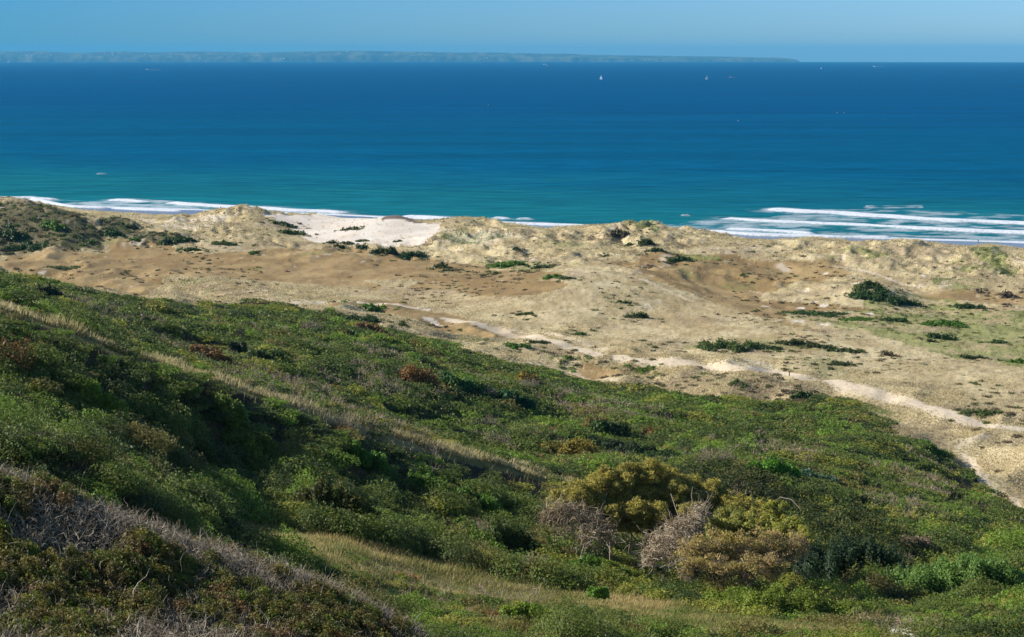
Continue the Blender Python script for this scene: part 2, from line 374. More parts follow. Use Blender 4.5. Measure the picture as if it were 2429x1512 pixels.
# ------------------------------------------------------------------ ground colours
x, y = GX, GY
hill = hillmask(x, y)
n1 = fbm(x / 45, y / 45, 4, 51); n2 = fbm(x / 9, y / 9, 4, 52); n3 = fbm(x / 2.5, y / 2.5, 3, 53)
pale = mix(lin((192, 172, 128)), lin((218, 200, 156)), sstep(-.5, .5, n2 + .5 * n3)[..., None])
greyb = lin((168, 148, 122))
col = mix(pale, greyb, (sstep(.05, .5, fbm(x / 18, y / 14, 4, 55)) * .6)[..., None])
brown = mix(lin((150, 124, 82)), lin((178, 152, 106)), sstep(-.5, .6, n2 + .6 * n1)[..., None])
brown = mix(brown, lin((136, 114, 82)), (sstep(.1, .6, fbm(x / 6, y / 12, 4, 56)) * .6)[..., None])
flat = np.zeros(x.shape)
for i, p in enumerate(FLATS):
    flat = np.maximum(flat, inpoly(p, x, y, 9.0, 20.0, 60 + i))
loose = sstep(.18, .35, fbm(x / 30, y / 38, 4, 58)) * (S < -190)
FLATM = np.maximum(flat, loose * .35)
col = mix(col, brown, FLATM[..., None])
green = mix(lin((112, 126, 60)), lin((150, 152, 88)), sstep(-.5, .5, n2)[..., None])
gm = np.zeros(x.shape)
for i, p in enumerate(GREENS):
    gm = np.maximum(gm, inpoly(p, x, y, 12.0, 16.0, 80 + i) * sstep(-.5, .2, n2 + .4 * n3))
gm = np.maximum(gm, sstep(.42, .6, fbm(x / 22, y / 22, 4, 59)) * .5)
col = mix(col, green, (gm * .8)[..., None])
sand = mix(lin((226, 210, 188)), lin((238, 226, 208)), sstep(-.6, .6, n2)[..., None])
sm = np.zeros(x.shape)
for i, p in enumerate(SANDS):
    sm = np.maximum(sm, inpoly(p, x, y, 5.0, 8.0, 100 + i) * (1, .55, .9, .6, 1, 1, .35, .5)[i])
TRK = np.zeros(x.shape)
for i, (p, w) in enumerate(PATHS):
    d = linedist(p, x, y) + .6 * n3 + .5 * n2
    sm = np.maximum(sm, (1 - sstep(w * .8, w * 1.2, d)) * (1.0 if w > 2 else .8))
    TRK = np.maximum(TRK, d < w * 1.6)
for (u, v, w, h) in PATCH:
    c0 = hit(u, v)
    rx = w * .5 / 3373 * c0[1]; ry = max(1.2, h * .5 / 3373 * c0[1] / ((CAM_Z - c0[2]) / c0[1]))
    ang = rng.uniform(-.3, .3)
    k = (np.abs(x - c0[0]) < rx * 2 + 8) & (np.abs(y - c0[1]) < ry * 2 + 8)
    ex = ((x[k] - c0[0]) + ang * (y[k] - c0[1])) / rx; ey = (y[k] - c0[1]) / ry
    dd = np.sqrt(ex ** 2 + ey ** 2) + .5 * fbm(x[k] / 3, y[k] / 5, 3, 71)
    sm[k] = np.maximum(sm[k], 1 - sstep(.75, 1.05, dd))
# scattered thin spots where sand shows, mostly near the sea
sp = fbm(x / 7, y / 11, 4, 73)
sm = np.maximum(sm, sstep(.46, .6, sp) * .5 * (S > -260) * (S < -60))
sm = np.maximum(sm, sstep(.58, .65, fbm(x / 4, y / 6, 4, 74)) * .4)
# brown centre strips and ruts of the sandy track
rut = sstep(.05, .5, fbm(x / 10, y / 3, 3, 75)) * .35
SANDM = sm * (1 - hill)
for p in SANDS[4:6]:
    SANDM = np.maximum(SANDM, inpoly(p, x, y, 1.5, 3.0, 3))
DH = [hits(p) for p in ([(-60, 482), (100, 486), (190, 516), (240, 560), (240, 597), (-60, 600)], [(200, 508), (320, 530), (345, 550), (300, 568), (240, 565)], [(340, 548), (400, 550), (475, 572), (400, 580), (340, 570)])]
DARKH = np.zeros(x.shape)
for i, p_ in enumerate(DH): DARKH = np.maximum(DARKH, inpoly(p_, x, y, 6.0, 12.0, 140 + i))
col = mix(col, mix(lin((92, 92, 58)), lin((124, 114, 80)), sstep(-.4, .4, n2)[..., None]), (DARKH * .9)[..., None])
sand = mix(sand, lin((220, 200, 168)), (TRK * .8)[..., None])
col = mix(col, sand, (SANDM * (1 - rut * (S < -230)))[..., None])
soil = mix(lin((52, 44, 30)), lin((84, 72, 46)), sstep(-.6, .6, n3 + n2)[..., None])
tong = inpoly(TONGUE, x, y, 2.0, 5.0, 33)
straw = mix(lin((120, 112, 62)), lin((150, 134, 84)), sstep(-.6, .6, n3 + n2)[..., None])
soil = np.where((tong | (linedist(CREST, x, y) < 3.0))[..., None], straw, soil)
hs = hill * (1 - SANDM)
col = mix(col, soil, hs[..., None])
wet = sstep(-75, -60, S)
col = mix(col, mix(lin((196, 180, 156)), lin((118, 116, 118)), sstep(-66, -48, S)[..., None]), wet[..., None])
speck = sstep(.1, .5, fbm(x / 1.6, y / 2.4, 3, 57)) * (1 - SANDM) * (1 - wet) * (.34 - .2 * FLATM)
col = col * (1 - speck)[..., None]
CLIFF = inpoly(hits([(900, 520), (915, 514), (960, 514), (1000, 529), (990, 532), (955, 522), (905, 524)]), x, y, 2.0, 6.0, 150)
col = mix(col, lin((104, 84, 72)), (CLIFF * .9)[..., None])
idx = np.arange(NR * NC).reshape(NR, NC)
F = np.stack([idx[:-1, :-1], idx[:-1, 1:], idx[1:, 1:], idx[1:, :-1]], -1).reshape(-1, 4)
# small roughness of grass cover: real relief
tuft = (vnoise(x / 1.1, y / 1.1, 5) + vnoise(x / .6, y / .6, 6) * .5) * .28 * (1 - SANDM) * (1 - FLATM * .7) * (1 - wet) * plainness
m, nt, out = newmat('ground')
at = nd(nt, 'ShaderNodeAttribute', attribute_name='Col')
geo = nd(nt, 'ShaderNodeNewGeometry')
c = noise_mul(nt, at.outputs['Color'], .9, .86, 1.12, 6.0, geo.outputs['Position'])
c = noise_mul(nt, c, .08, .92, 1.08, 3.0, geo.outputs['Position'])
p = nd(nt, 'ShaderNodeBsdfPrincipled'); p.inputs['Roughness'].default_value = .9; p.inputs['Specular IOR Level'].default_value = .15
sep = nd(nt, 'ShaderNodeSeparateXYZ'); nt.links.new(geo.outputs['Position'], sep.inputs[0])
# wet beach is glossy: low height above the sea
wr = nd(nt, 'ShaderNodeMapRange'); wr.inputs['From Min'].default_value = 1.2; wr.inputs['From Max'].default_value = 2.4
wr.inputs['To Min'].default_value = .22; wr.inputs['To Max'].default_value = .9
nt.links.new(sep.outputs['Z'], wr.inputs['Value']); nt.links.new(wr.outputs[0], p.inputs['Roughness'])
ws = nd(nt, 'ShaderNodeMapRange'); ws.inputs['From Min'].default_value = 1.2; ws.inputs['From Max'].default_value = 2.4
ws.inputs['To Min'].default_value = .6; ws.inputs['To Max'].default_value = .1
nt.links.new(sep.outputs['Z'], ws.inputs['Value']); nt.links.new(ws.outputs[0], p.inputs['Specular IOR Level'])
bt = nd(nt, 'ShaderNodeTexNoise'); bt.inputs['Scale'].default_value = 1.4; bt.inputs['Detail'].default_value = 8.0
nt.links.new(geo.outputs['Position'], bt.inputs['Vector'])
bp = nd(nt, 'ShaderNodeBump'); bp.inputs['Strength'].default_value = .35; bp.inputs['Distance'].default_value = .35
nt.links.new(bt.outputs['Fac'], bp.inputs['Height']); nt.links.new(bp.outputs[0], p.inputs['Normal'])
nt.links.new(c, p.inputs['Base Color']); nt.links.new(p.outputs[0], out.inputs['Surface'])
V = np.stack([x, y, GZ + tuft], -1).reshape(-1, 3)
link('ground', mesh_np('ground', V, F, col.reshape(-1, 3), m, True), kind='structure')

# ------------------------------------------------------------------ sea (follows the curve of the earth)
YR = np.concatenate([np.arange(700, 1350, 1.6), np.exp(np.linspace(math.log(1352), math.log(42000), 330))])
def seaz(x, y):
    return -(x * x + y * y) / (2 * REARTH)
NCS = 900
sa = np.linspace(-.6, .6, NCS)
SA, SY = np.meshgrid(sa, YR)
SX = SA * (SY + 150)
s = shore_s(SX, SY)
def on_sea(u, v):                       # meeting of a sight line with the curved sea
    kx, kz = rayk(u, v)
    a = (1 + kx * kx) / (2 * REARTH)
    disc = kz * kz - 4 * a * CAM_Z
    Y = (-kz - math.sqrt(max(disc, 0))) / (2 * a)
    return np.array([kx * Y, Y, float(seaz(kx * Y, Y))])
BREAK = [   # broken crests: (u, v) points, thickness px, foam trail behind/in front
    ([(1855, 499), (1930, 503), (2000, 507), (2100, 513), (2200, 520), (2320, 526), (2429, 531), (2600, 540)], 8, 1.0),
    ([(1736, 519), (1790, 523), (1850, 527), (1920, 530), (1975, 532), (2050, 535)], 6, 1.0), ([(2050, 535), (2120, 540), (2200, 544), (2300, 549), (2429, 554), (2600, 562)], 5.5, .9),
    ([(1735, 545), (1790, 547), (1860, 550), (1920, 555)], 3.5, .8), ([(1640, 546), (1720, 553), (1800, 560), (1950, 563), (2100, 565)], 3.0, .8),
    ([(1620, 511), (1634, 512)], .6, .2), ([(1700, 550), (1716, 551)], 3.0, .5),
    ([(282, 475), (305, 476), (335, 479)], 4.5, .8), ([(418, 483), (450, 486), (520, 490), (592, 493), (640, 496), (690, 499), (760, 502), (800, 505)], 5.0, 1.0),
    ([(275, 496), (330, 499), (372, 500)], 3.5, .8), ([(385, 501), (420, 502)], 3.0, .8), ([(80, 474), (160, 490), (240, 494)], 3.0, .8),
    ([(975, 515), (1020, 517), (1067, 520), (1140, 523)], 5.0, 1.0), ([(1180, 518), (1200, 520)], 2.5, .5), ([(1235, 521), (1253, 521)], 2.0, .4),
    ([(1230, 532), (1290, 534), (1373, 537), (1450, 541)], 4.0, 1.0), ([(0, 470), (60, 470), (120, 473)], 2.5, .6), ([(232, 414), (250, 414)], .4, .0)]
foam = np.zeros(s.shape); crest = np.zeros(s.shape)
near = SY < 1400
sx, sy, ss = SX[near], SY[near], s[near]
fn = np.zeros(sx.shape); cn = np.zeros(sx.shape)
wob = 2.5 * fbm(sx / 25, sy / 25, 3, 201)
lace = fbm(sx / 11, sy / 8, 5, 203, .6)
for pts, th, tr in BREAK:
    P = np.array([on_sea(u, v)[:2] for u, v in pts])
    d = linedist(P, sx, sy + wob)
    Yc = P[:, 1].mean()
    wpx = Yc * Yc / (CAM_Z * 3373)      # metres of water per frame unit of height
    half = th * .5 * wpx * (1 + .55 * fbm(sx / 14, sy / 40, 3, 260))
    fn = np.maximum(fn, min(1, tr + .25) * (1 - sstep(-.2 * half, .15 * half + .8, d - half + .8 * lace)))
    cn = np.maximum(cn, np.exp(-(d / (half * .9)) ** 2))
    fn = np.maximum(fn, tr * .42 * (1 - sstep(0, 14 * tr + .1, d - half)) * sstep(-.2, .3, lace))
# lacy foam between breakers
def fregion(pts, amt, seed):
    global fn
    P = np.array([on_sea(u, v)[:2] for u, v in pts])
    mk = inpoly(P, sx, sy, 10.0, 30.0, seed)
    fn = np.maximum(fn, mk * amt * sstep(-.35, .45, lace + .5 * fbm(sx / 30, sy / 9, 3, seed + 1)))
fregion([(1900, 503), (1990, 497), (2150, 496), (2280, 503), (2429, 512), (2600, 516), (2600, 540), (2429, 532), (2100, 515)], .4, 210)
fregion([(1900, 505), (2429, 533), (2600, 545), (2600, 585), (2429, 578), (2100, 566), (1800, 568), (1620, 548), (1750, 520)], .44, 215)
fregion([(1580, 530), (1740, 520), (1860, 530), (1900, 565), (1640, 555)], .45, 220)
fregion([(-100, 467), (60, 467), (200, 478), (300, 470), (420, 478), (480, 495), (620, 500), (600, 515), (100, 500)], .5, 225)
fregion([(640, 497), (820, 505), (960, 515), (1150, 520), (1400, 535), (1400, 548), (900, 535), (640, 515)], .4, 230)
fregion([(2060, 489), (2180, 489), (2180, 495), (2060, 495)], .6, 232)
# run-up along the beach
fn = np.maximum(fn, (1 - sstep(3, 9, np.abs(ss - 4 + wob) + 2 * lace)) * .95)
foam[near] = fn; crest[near] = cn
swell = np.zeros(s.shape)
swn = 8 * np.sin((SX) / 140.0) + 14 * fbm(SX / 200, SY / 200, 2, 240)
swell = (np.sin((s + swn) / 46.0 * 2 * PI) ** 3) * (1 - sstep(350, 900, s)) * sstep(15, 60, s) * (.5 + .5 * fbm(SX / 160, SY / 60, 2, 241))
chop = fbm(SX / 30, SY / 9, 3, 243) * .25 * (1 - sstep(600, 3000, s))
SZ = seaz(SX, SY) + .55 * swell + 1.3 * crest + chop * .5
SZ = SZ - (1 - sstep(0, 10, s)) * .0
# water colour: pale green over the bar, deep blue offshore
deep = np.array((.0004, .060, .160)); mid = np.array((.0006, .080, .160)); shal = np.array((.008, .140, .158))
t1 = sstep(40, 480, s + 90 * fbm(SX / 220, SY / 80, 3, 245)); t2 = sstep(450, 2200, s + 250 * fbm(SX / 600, SY / 160, 3, 246))
wc = mix(shal, mid, t1[..., None]); wc = mix(wc, deep, t2[..., None])
left = sstep(.1, -.25, SA)
wc = wc * (1 + .10 * fbm(SX / 400, SY / 90, 4, 247))[..., None]
wc = mix(wc, wc * np.array([1.6, 1.35, 1.15]), (np.clip(-swell, 0, 1) * .6)[..., None])
wc = mix(wc, lin((38, 140, 120)), (np.clip(swell, 0, 1) * .35 * (1 - sstep(100, 420, s)))[..., None])
m, nt, out = newmat('sea_water')
at = nd(nt, 'ShaderNodeAttribute', attribute_name='Col'); af = nd(nt, 'ShaderNodeAttribute', attribute_name='foam')
geo = nd(nt, 'ShaderNodeNewGeometry')
mp = nd(nt, 'ShaderNodeMapping'); mp.inputs['Scale'].default_value = (.022, .10, .1); mp.inputs['Rotation'].default_value = (0, 0, .32)
nt.links.new(geo.outputs['Position'], mp.inputs['Vector'])
wn = nd(nt, 'ShaderNodeTexNoise'); wn.inputs['Scale'].default_value = 1.0; wn.inputs['Detail'].default_value = 7.0; wn.inputs['Roughness'].default_value = .62
nt.links.new(mp.outputs[0], wn.inputs['Vector'])
mr = nd(nt, 'ShaderNodeMapRange'); mr.inputs['From Min'].default_value = .3; mr.inputs['From Max'].default_value = .7; mr.inputs['To Min'].default_value = .66; mr.inputs['To Max'].default_value = 1.36
nt.links.new(wn.outputs['Fac'], mr.inputs['Value'])
mp2 = nd(nt, 'ShaderNodeMapping'); mp2.inputs['Scale'].default_value = (.0011, .010, .1); mp2.inputs['Rotation'].default_value = (0, 0, .12)
nt.links.new(geo.outputs['Position'], mp2.inputs['Vector'])
wcol = noise_mul(nt, at.outputs['Color'], 1.0, .84, 1.2, 6.0, mp2.outputs[0])
vs = nd(nt, 'ShaderNodeVectorMath', operation='SCALE'); nt.links.new(wcol, vs.inputs[0]); nt.links.new(mr.outputs[0], vs.inputs['Scale'])
dfu = nd(nt, 'ShaderNodeBsdfDiffuse'); gls = nd(nt, 'ShaderNodeBsdfGlossy'); gls.inputs['Roughness'].default_value = .32; gls.inputs['Color'].default_value = (.15, .8, 1.0, 1)
bp = nd(nt, 'ShaderNodeBump'); bp.inputs['Strength'].default_value = .5; bp.inputs['Distance'].default_value = 1.0
nt.links.new(wn.outputs['Fac'], bp.inputs['Height']); nt.links.new(bp.outputs[0], gls.inputs['Normal']); nt.links.new(bp.outputs[0], dfu.inputs['Normal'])
nt.links.new(vs.outputs[0], dfu.inputs['Color'])
w = nd(nt, 'ShaderNodeMixShader'); w.inputs[0].default_value = .10; nt.links.new(dfu.outputs[0], w.inputs[1]); nt.links.new(gls.outputs[0], w.inputs[2])
fo = nd(nt, 'ShaderNodeBsdfPrincipled'); fo.inputs['Base Color'].default_value = (.8, .82, .84, 1); fo.inputs['Roughness'].default_value = .9
# fine lace pattern breaks up the foam
ln = nd(nt, 'ShaderNodeTexNoise'); ln.inputs['Scale'].default_value = .55; ln.inputs['Detail'].default_value = 6.0
nt.links.new(geo.outputs['Position'], ln.inputs['Vector'])
ad = nd(nt, 'ShaderNodeMath', operation='ADD'); nt.links.new(af.outputs['Fac'], ad.inputs[0])
sc = nd(nt, 'ShaderNodeMapRange'); sc.inputs['From Min'].default_value = .3; sc.inputs['From Max'].default_value = .7; sc.inputs['To Min'].default_value = -.35; sc.inputs['To Max'].default_value = .35
nt.links.new(ln.outputs['Fac'], sc.inputs['Value'])
ml = nd(nt, 'ShaderNodeMath', operation='MULTIPLY'); nt.links.new(sc.outputs[0], ml.inputs[0]); nt.links.new(af.outputs['Fac'], ml.inputs[1])
nt.links.new(ml.outputs[0], ad.inputs[1]); ad.use_clamp = True
mx = nd(nt, 'ShaderNodeMixShader'); nt.links.new(ad.outputs[0], mx.inputs[0]); nt.links.new(w.outputs[0], mx.inputs[1]); nt.links.new(fo.outputs[0], mx.inputs[2])
nt.links.new(mx.outputs[0], out.inputs['Surface'])
nr, nc = SX.shape
idx = np.arange(nr * nc).reshape(nr, nc)
F = np.stack([idx[:-1, :-1], idx[:-1, 1:], idx[1:, 1:], idx[1:, :-1]], -1).reshape(-1, 4)
me = mesh_np('sea', np.stack([SX, SY, SZ], -1).reshape(-1, 3), F, wc.reshape(-1, 3), m, True)
fa = me.attributes.new('foam', 'FLOAT', 'POINT'); fa.data.foreach_set('value', foam.ravel().astype(np.float32))
link('sea', me, kind='structure')

# ------------------------------------------------------------------ sky, sun, air
SUN_EL, SUN_AZ = math.radians(31), math.radians(14)      # azimuth: from straight left towards the sea
sd = np.array([-math.cos(SUN_EL) * math.cos(SUN_AZ), math.cos(SUN_EL) * math.sin(SUN_AZ), math.sin(SUN_EL)])
wd = bpy.data.worlds.new('World'); scene.world = wd; wd.use_nodes = True
nt = wd.node_tree
bg = nt.nodes['Background']
sky = nd(nt, 'ShaderNodeTexSky', sky_type='NISHITA'); sky.sun_disc = False
sky.sun_elevation = SUN_EL; sky.sun_rotation = math.atan2(sd[0], sd[1])
sky.altitude = 100; sky.air_density = 1.0; sky.dust_density = .3; sky.ozone_density = 3.0
tc = nd(nt, 'ShaderNodeTexCoord'); sp = nd(nt, 'ShaderNodeSeparateXYZ'); nt.links.new(tc.outputs['Generated'], sp.inputs[0])
ex = nd(nt, 'ShaderNodeMapRange'); ex.inputs['From Min'].default_value = -.36; ex.inputs['From Max'].default_value = .36
nt.links.new(sp.outputs['X'], ex.inputs['Value'])
tint = nd(nt, 'ShaderNodeMix', data_type='RGBA'); nt.links.new(ex.outputs[0], tint.inputs['Factor'])
tint.inputs['A'].default_value = (.15, .53, 1.10, 1); tint.inputs['B'].default_value = (.72, 1.21, 1.98, 1)
hi = nd(nt, 'ShaderNodeMapRange'); hi.inputs['From Min'].default_value = .08; hi.inputs['From Max'].default_value = .35; nt.links.new(sp.outputs['Z'], hi.inputs['Value'])
t2_ = nd(nt, 'ShaderNodeMix', data_type='RGBA'); nt.links.new(hi.outputs[0], t2_.inputs['Factor']); nt.links.new(tint.outputs['Result'], t2_.inputs['A']); t2_.inputs['B'].default_value = (.85, .92, 1.0, 1)
mu = nd(nt, 'ShaderNodeMix', data_type='RGBA', blend_type='MULTIPLY'); mu.inputs['Factor'].default_value = 1
nt.links.new(sky.outputs[0], mu.inputs['A']); nt.links.new(t2_.outputs['Result'], mu.inputs['B'])
nt.links.new(mu.outputs['Result'], bg.inputs['Color']); bg.inputs['Strength'].default_value = .07
sl = bpy.data.lights.new('sun', 'SUN'); sl.energy = 4.6; sl.angle = math.radians(.5); sl.color = (1.0, .96, .9)
so = bpy.data.objects.new('sun', sl); scene.collection.objects.link(so); so.location = (-60, 20, 200)
from mathutils import Vector, Matrix
so.rotation_euler = Vector(sd).to_track_quat('Z', 'Y').to_euler()
scene.view_settings.view_transform = 'Standard'; scene.view_settings.look = 'None'
scene.view_settings.exposure = 0.43; scene.view_settings.gamma = 1.0
hm, nt, out = newmat('haze')
pv = nd(nt, 'ShaderNodeVolumePrincipled'); pv.inputs['Color'].default_value = (.14, .62, 1.0, 1); pv.inputs['Density'].default_value = 2.9e-5; pv.inputs['Anisotropy'].default_value = .0
nt.links.new(pv.outputs[0], out.inputs['Volume'])
hx0, hx1, hy0, hy1, hz0, hz1 = -27500, 27500, -300, 43500, -215, 300
HV = [(a, b, c) for a in (hx0, hx1) for b in (hy0, hy1) for c in (hz0, hz1)]
HF = [(0, 1, 3, 2), (4, 6, 7, 5), (0, 4, 5, 1), (2, 3, 7, 6), (0, 2, 6, 4), (1, 5, 7, 3)]
link('haze', mesh_np('haze', HV, HF, None, hm), kind='stuff', label='pale blue sea air softening the far shore')
scene.cycles.volume_bounces = 0; scene.cycles.max_bounces = 5; scene.cycles.diffuse_bounces = 2; scene.cycles.glossy_bounces = 2
scene.cycles.transmission_bounces = 3; scene.cycles.transparent_max_bounces = 4
# ------------------------------------------------------------------ foliage builders
def los(x, y, z, margin=1.6):
    """true where the look-out can see the point (hidden hollows are left bare)"""
    ok = np.ones(x.shape, bool)
    for t in np.concatenate([np.linspace(.12, .9, 30), [.94, .97]]):
        yy = y * t
        ok &= ~((H(x * t, yy) > CAM_Z + (z - CAM_Z) * t + margin) & (yy > 14))
    return ok
def unit(a):
    return a / (np.linalg.norm(a, axis=-1, keepdims=True) + 1e-9)
def leaf_tris(P, N, size, col, long=1.0, up=0.0):
    """one small blade per point, lying across N"""
    n = len(P)
    r = rng.normal(size=(n, 3)); r[:, 2] += up * 2
    t1 = unit(r - N * (r * N).sum(1, keepdims=True)); t2 = np.cross(N, t1)
    s = np.asarray(size).reshape(-1, 1)
    V = np.stack([P + t1 * s * .75 * long, P - t1 * s * .45 * long + t2 * s * .5, P - t1 * s * .35 * long - t2 * s * .5], 1).reshape(-1, 3)
    return V, np.arange(3 * n).reshape(-1, 3), np.repeat(col, 3, 0)
def domes(c, rx, ry, rz, base, ls, cover=.9, vary=.25, hue=None, up=.3, depth=.35, facing=True, long=1.0):
    """c (n,3) centres, base colours (n,3), ls leaf sizes: leaves over lumpy domes"""
    n = len(c)
    k = np.maximum(6, (cover * 2 * PI * rx * np.maximum(ry, rz) / (.5 * ls * ls * long))).astype(int)
    i = np.repeat(np.arange(n), k); m = len(i)
    ph = rng.uniform(0, 2 * PI, m); z = rng.uniform(-.12, 1, m)
    rr = np.sqrt(np.maximum(0, 1 - z * z))
    d = np.stack([rr * np.cos(ph), rr * np.sin(ph), z], 1)
    p = rng.uniform(0, 2 * PI, (n, 4))[i]
    lump = 1 + .13 * np.sin(3 * ph + p[:, 0] + 2 * z) + .10 * np.sin(5 * ph + p[:, 1]) * np.cos(4 * z + p[:, 2]) + .07 * np.sin(11 * ph + p[:, 3] + 9 * z)
    deep = rng.random(m) ** 2 * depth
    R = np.stack([rx, ry, rz], 1)[i]
    P = c[i] + d * R * (lump * (1 - deep))[:, None] + rng.normal(size=(m, 3)) * (ls[i] * .35)[:, None]
    N = unit(d / R * R.mean(1, keepdims=True) * .9 + rng.normal(size=(m, 3)) * .55)
    C = base[i] * (1 + vary * rng.normal(size=(m, 1)))
    if hue is not None:
        C = mix(C, hue[i], (rng.random(m) ** 3)[:, None])
    if facing:                            # the far underside of a far bush is never seen
        keep = ~((d[:, 1] > .75) & (rng.random(m) < .5))
        P, N, C, i = P[keep], N[keep], C[keep], i[keep]
    return leaf_tris(P, N, ls[i] * rng.uniform(.7, 1.4, len(i)), C, long, up)
def blades(x, y, z, h, w, col, lean=.35, wind=(.25, -.12)):
    n = len(x)
    a = rng.uniform(0, PI, n)
    b = np.stack([np.cos(a) * w * .5, np.sin(a) * w * .5, np.zeros(n)], 1)
    o = np.stack([x, y, z - .04], 1)
    tip = o + np.stack([rng.normal(wind[0], lean, n) * h, rng.normal(wind[1], lean, n) * h, h], 1)
    V = np.stack([o - b, o + b, tip], 1).reshape(-1, 3)
    return V, np.arange(3 * n).reshape(-1, 3), np.repeat(col, 3, 0)
def chains(b, d, L, r, col, nseg=3, curl=.35, grav=0.0):
    """many thin crooked sticks, three-sided and tapered"""
    n = len(b)
    pts = [b]; dd = unit(d)
    for s in range(nseg):
        dd = unit(dd + rng.normal(size=(n, 3)) * curl + np.array([0, 0, -grav]))
        pts.append(pts[-1] + dd * (L / nseg)[:, None])
    t1 = unit(np.cross(d, rng.normal(size=(n, 3)))); t2 = unit(np.cross(d, t1))
    rings = []
    for s, p in enumerate(pts):
        rad = (r * (1 - .85 * s / nseg))[:, None]
        rings.append(np.stack([p + rad * (t1 * math.cos(q) + t2 * math.sin(q)) for q in (0, 2.094, 4.189)], 1))
    V = np.stack(rings, 1)                 # n, nseg+1, 3, 3
    m = (nseg + 1) * 3
    f = [(s * 3 + q, s * 3 + (q + 1) % 3, s * 3 + 3 + (q + 1) % 3, s * 3 + 3 + q) for s in range(nseg) for q in range(3)]
    Fq = (np.arange(n)[:, None, None] * m + np.array(f)[None]).reshape(-1, 4)
    return V.reshape(-1, 3), Fq, np.repeat(col, m, 0), np.stack(pts, 1)
def q2t(F):
    return F if F.shape[1] == 3 else np.concatenate([F[:, [0, 1, 2]], F[:, [0, 2, 3]]])
def join(parts):
    V, F, C, o = [], [], [], 0
    for p in parts:
        V.append(p[0]); F.append(q2t(p[1]) + o); C.append(p[2]); o += len(p[0])
    return np.concatenate(V), np.concatenate(F), np.concatenate(C)
def jgrid(x0, x1, y0, y1, s):
    gx, gy = np.meshgrid(np.arange(x0, x1, s), np.arange(y0, y1, s))
    gx = gx.ravel() + rng.uniform(-.5, .5, gx.size) * s; gy = gy.ravel() + rng.uniform(-.5, .5, gy.size) * s
    return gx, gy
def infrust(x, y, side=6.0):
    return np.abs(x) < .385 * y + side + 7
def pick(pal, w):
    w = np.asarray(w, float); w = w / w.sum(-1, keepdims=True)
    k = (rng.random((len(w), 1)) > np.cumsum(w, 1)).sum(1).clip(0, len(pal) - 1)
    return lin(np.array(pal))[k]
G_MID, G_DARK, G_YEL, G_OLV, G_BRI, G_RUST, G_GREY = (92, 110, 46), (58, 80, 38), (144, 146, 58), (124, 116, 62), (108, 138, 46), (140, 98, 56), (150, 134, 112)
PAL = [G_MID, G_DARK, G_YEL, G_OLV, G_BRI, G_RUST]

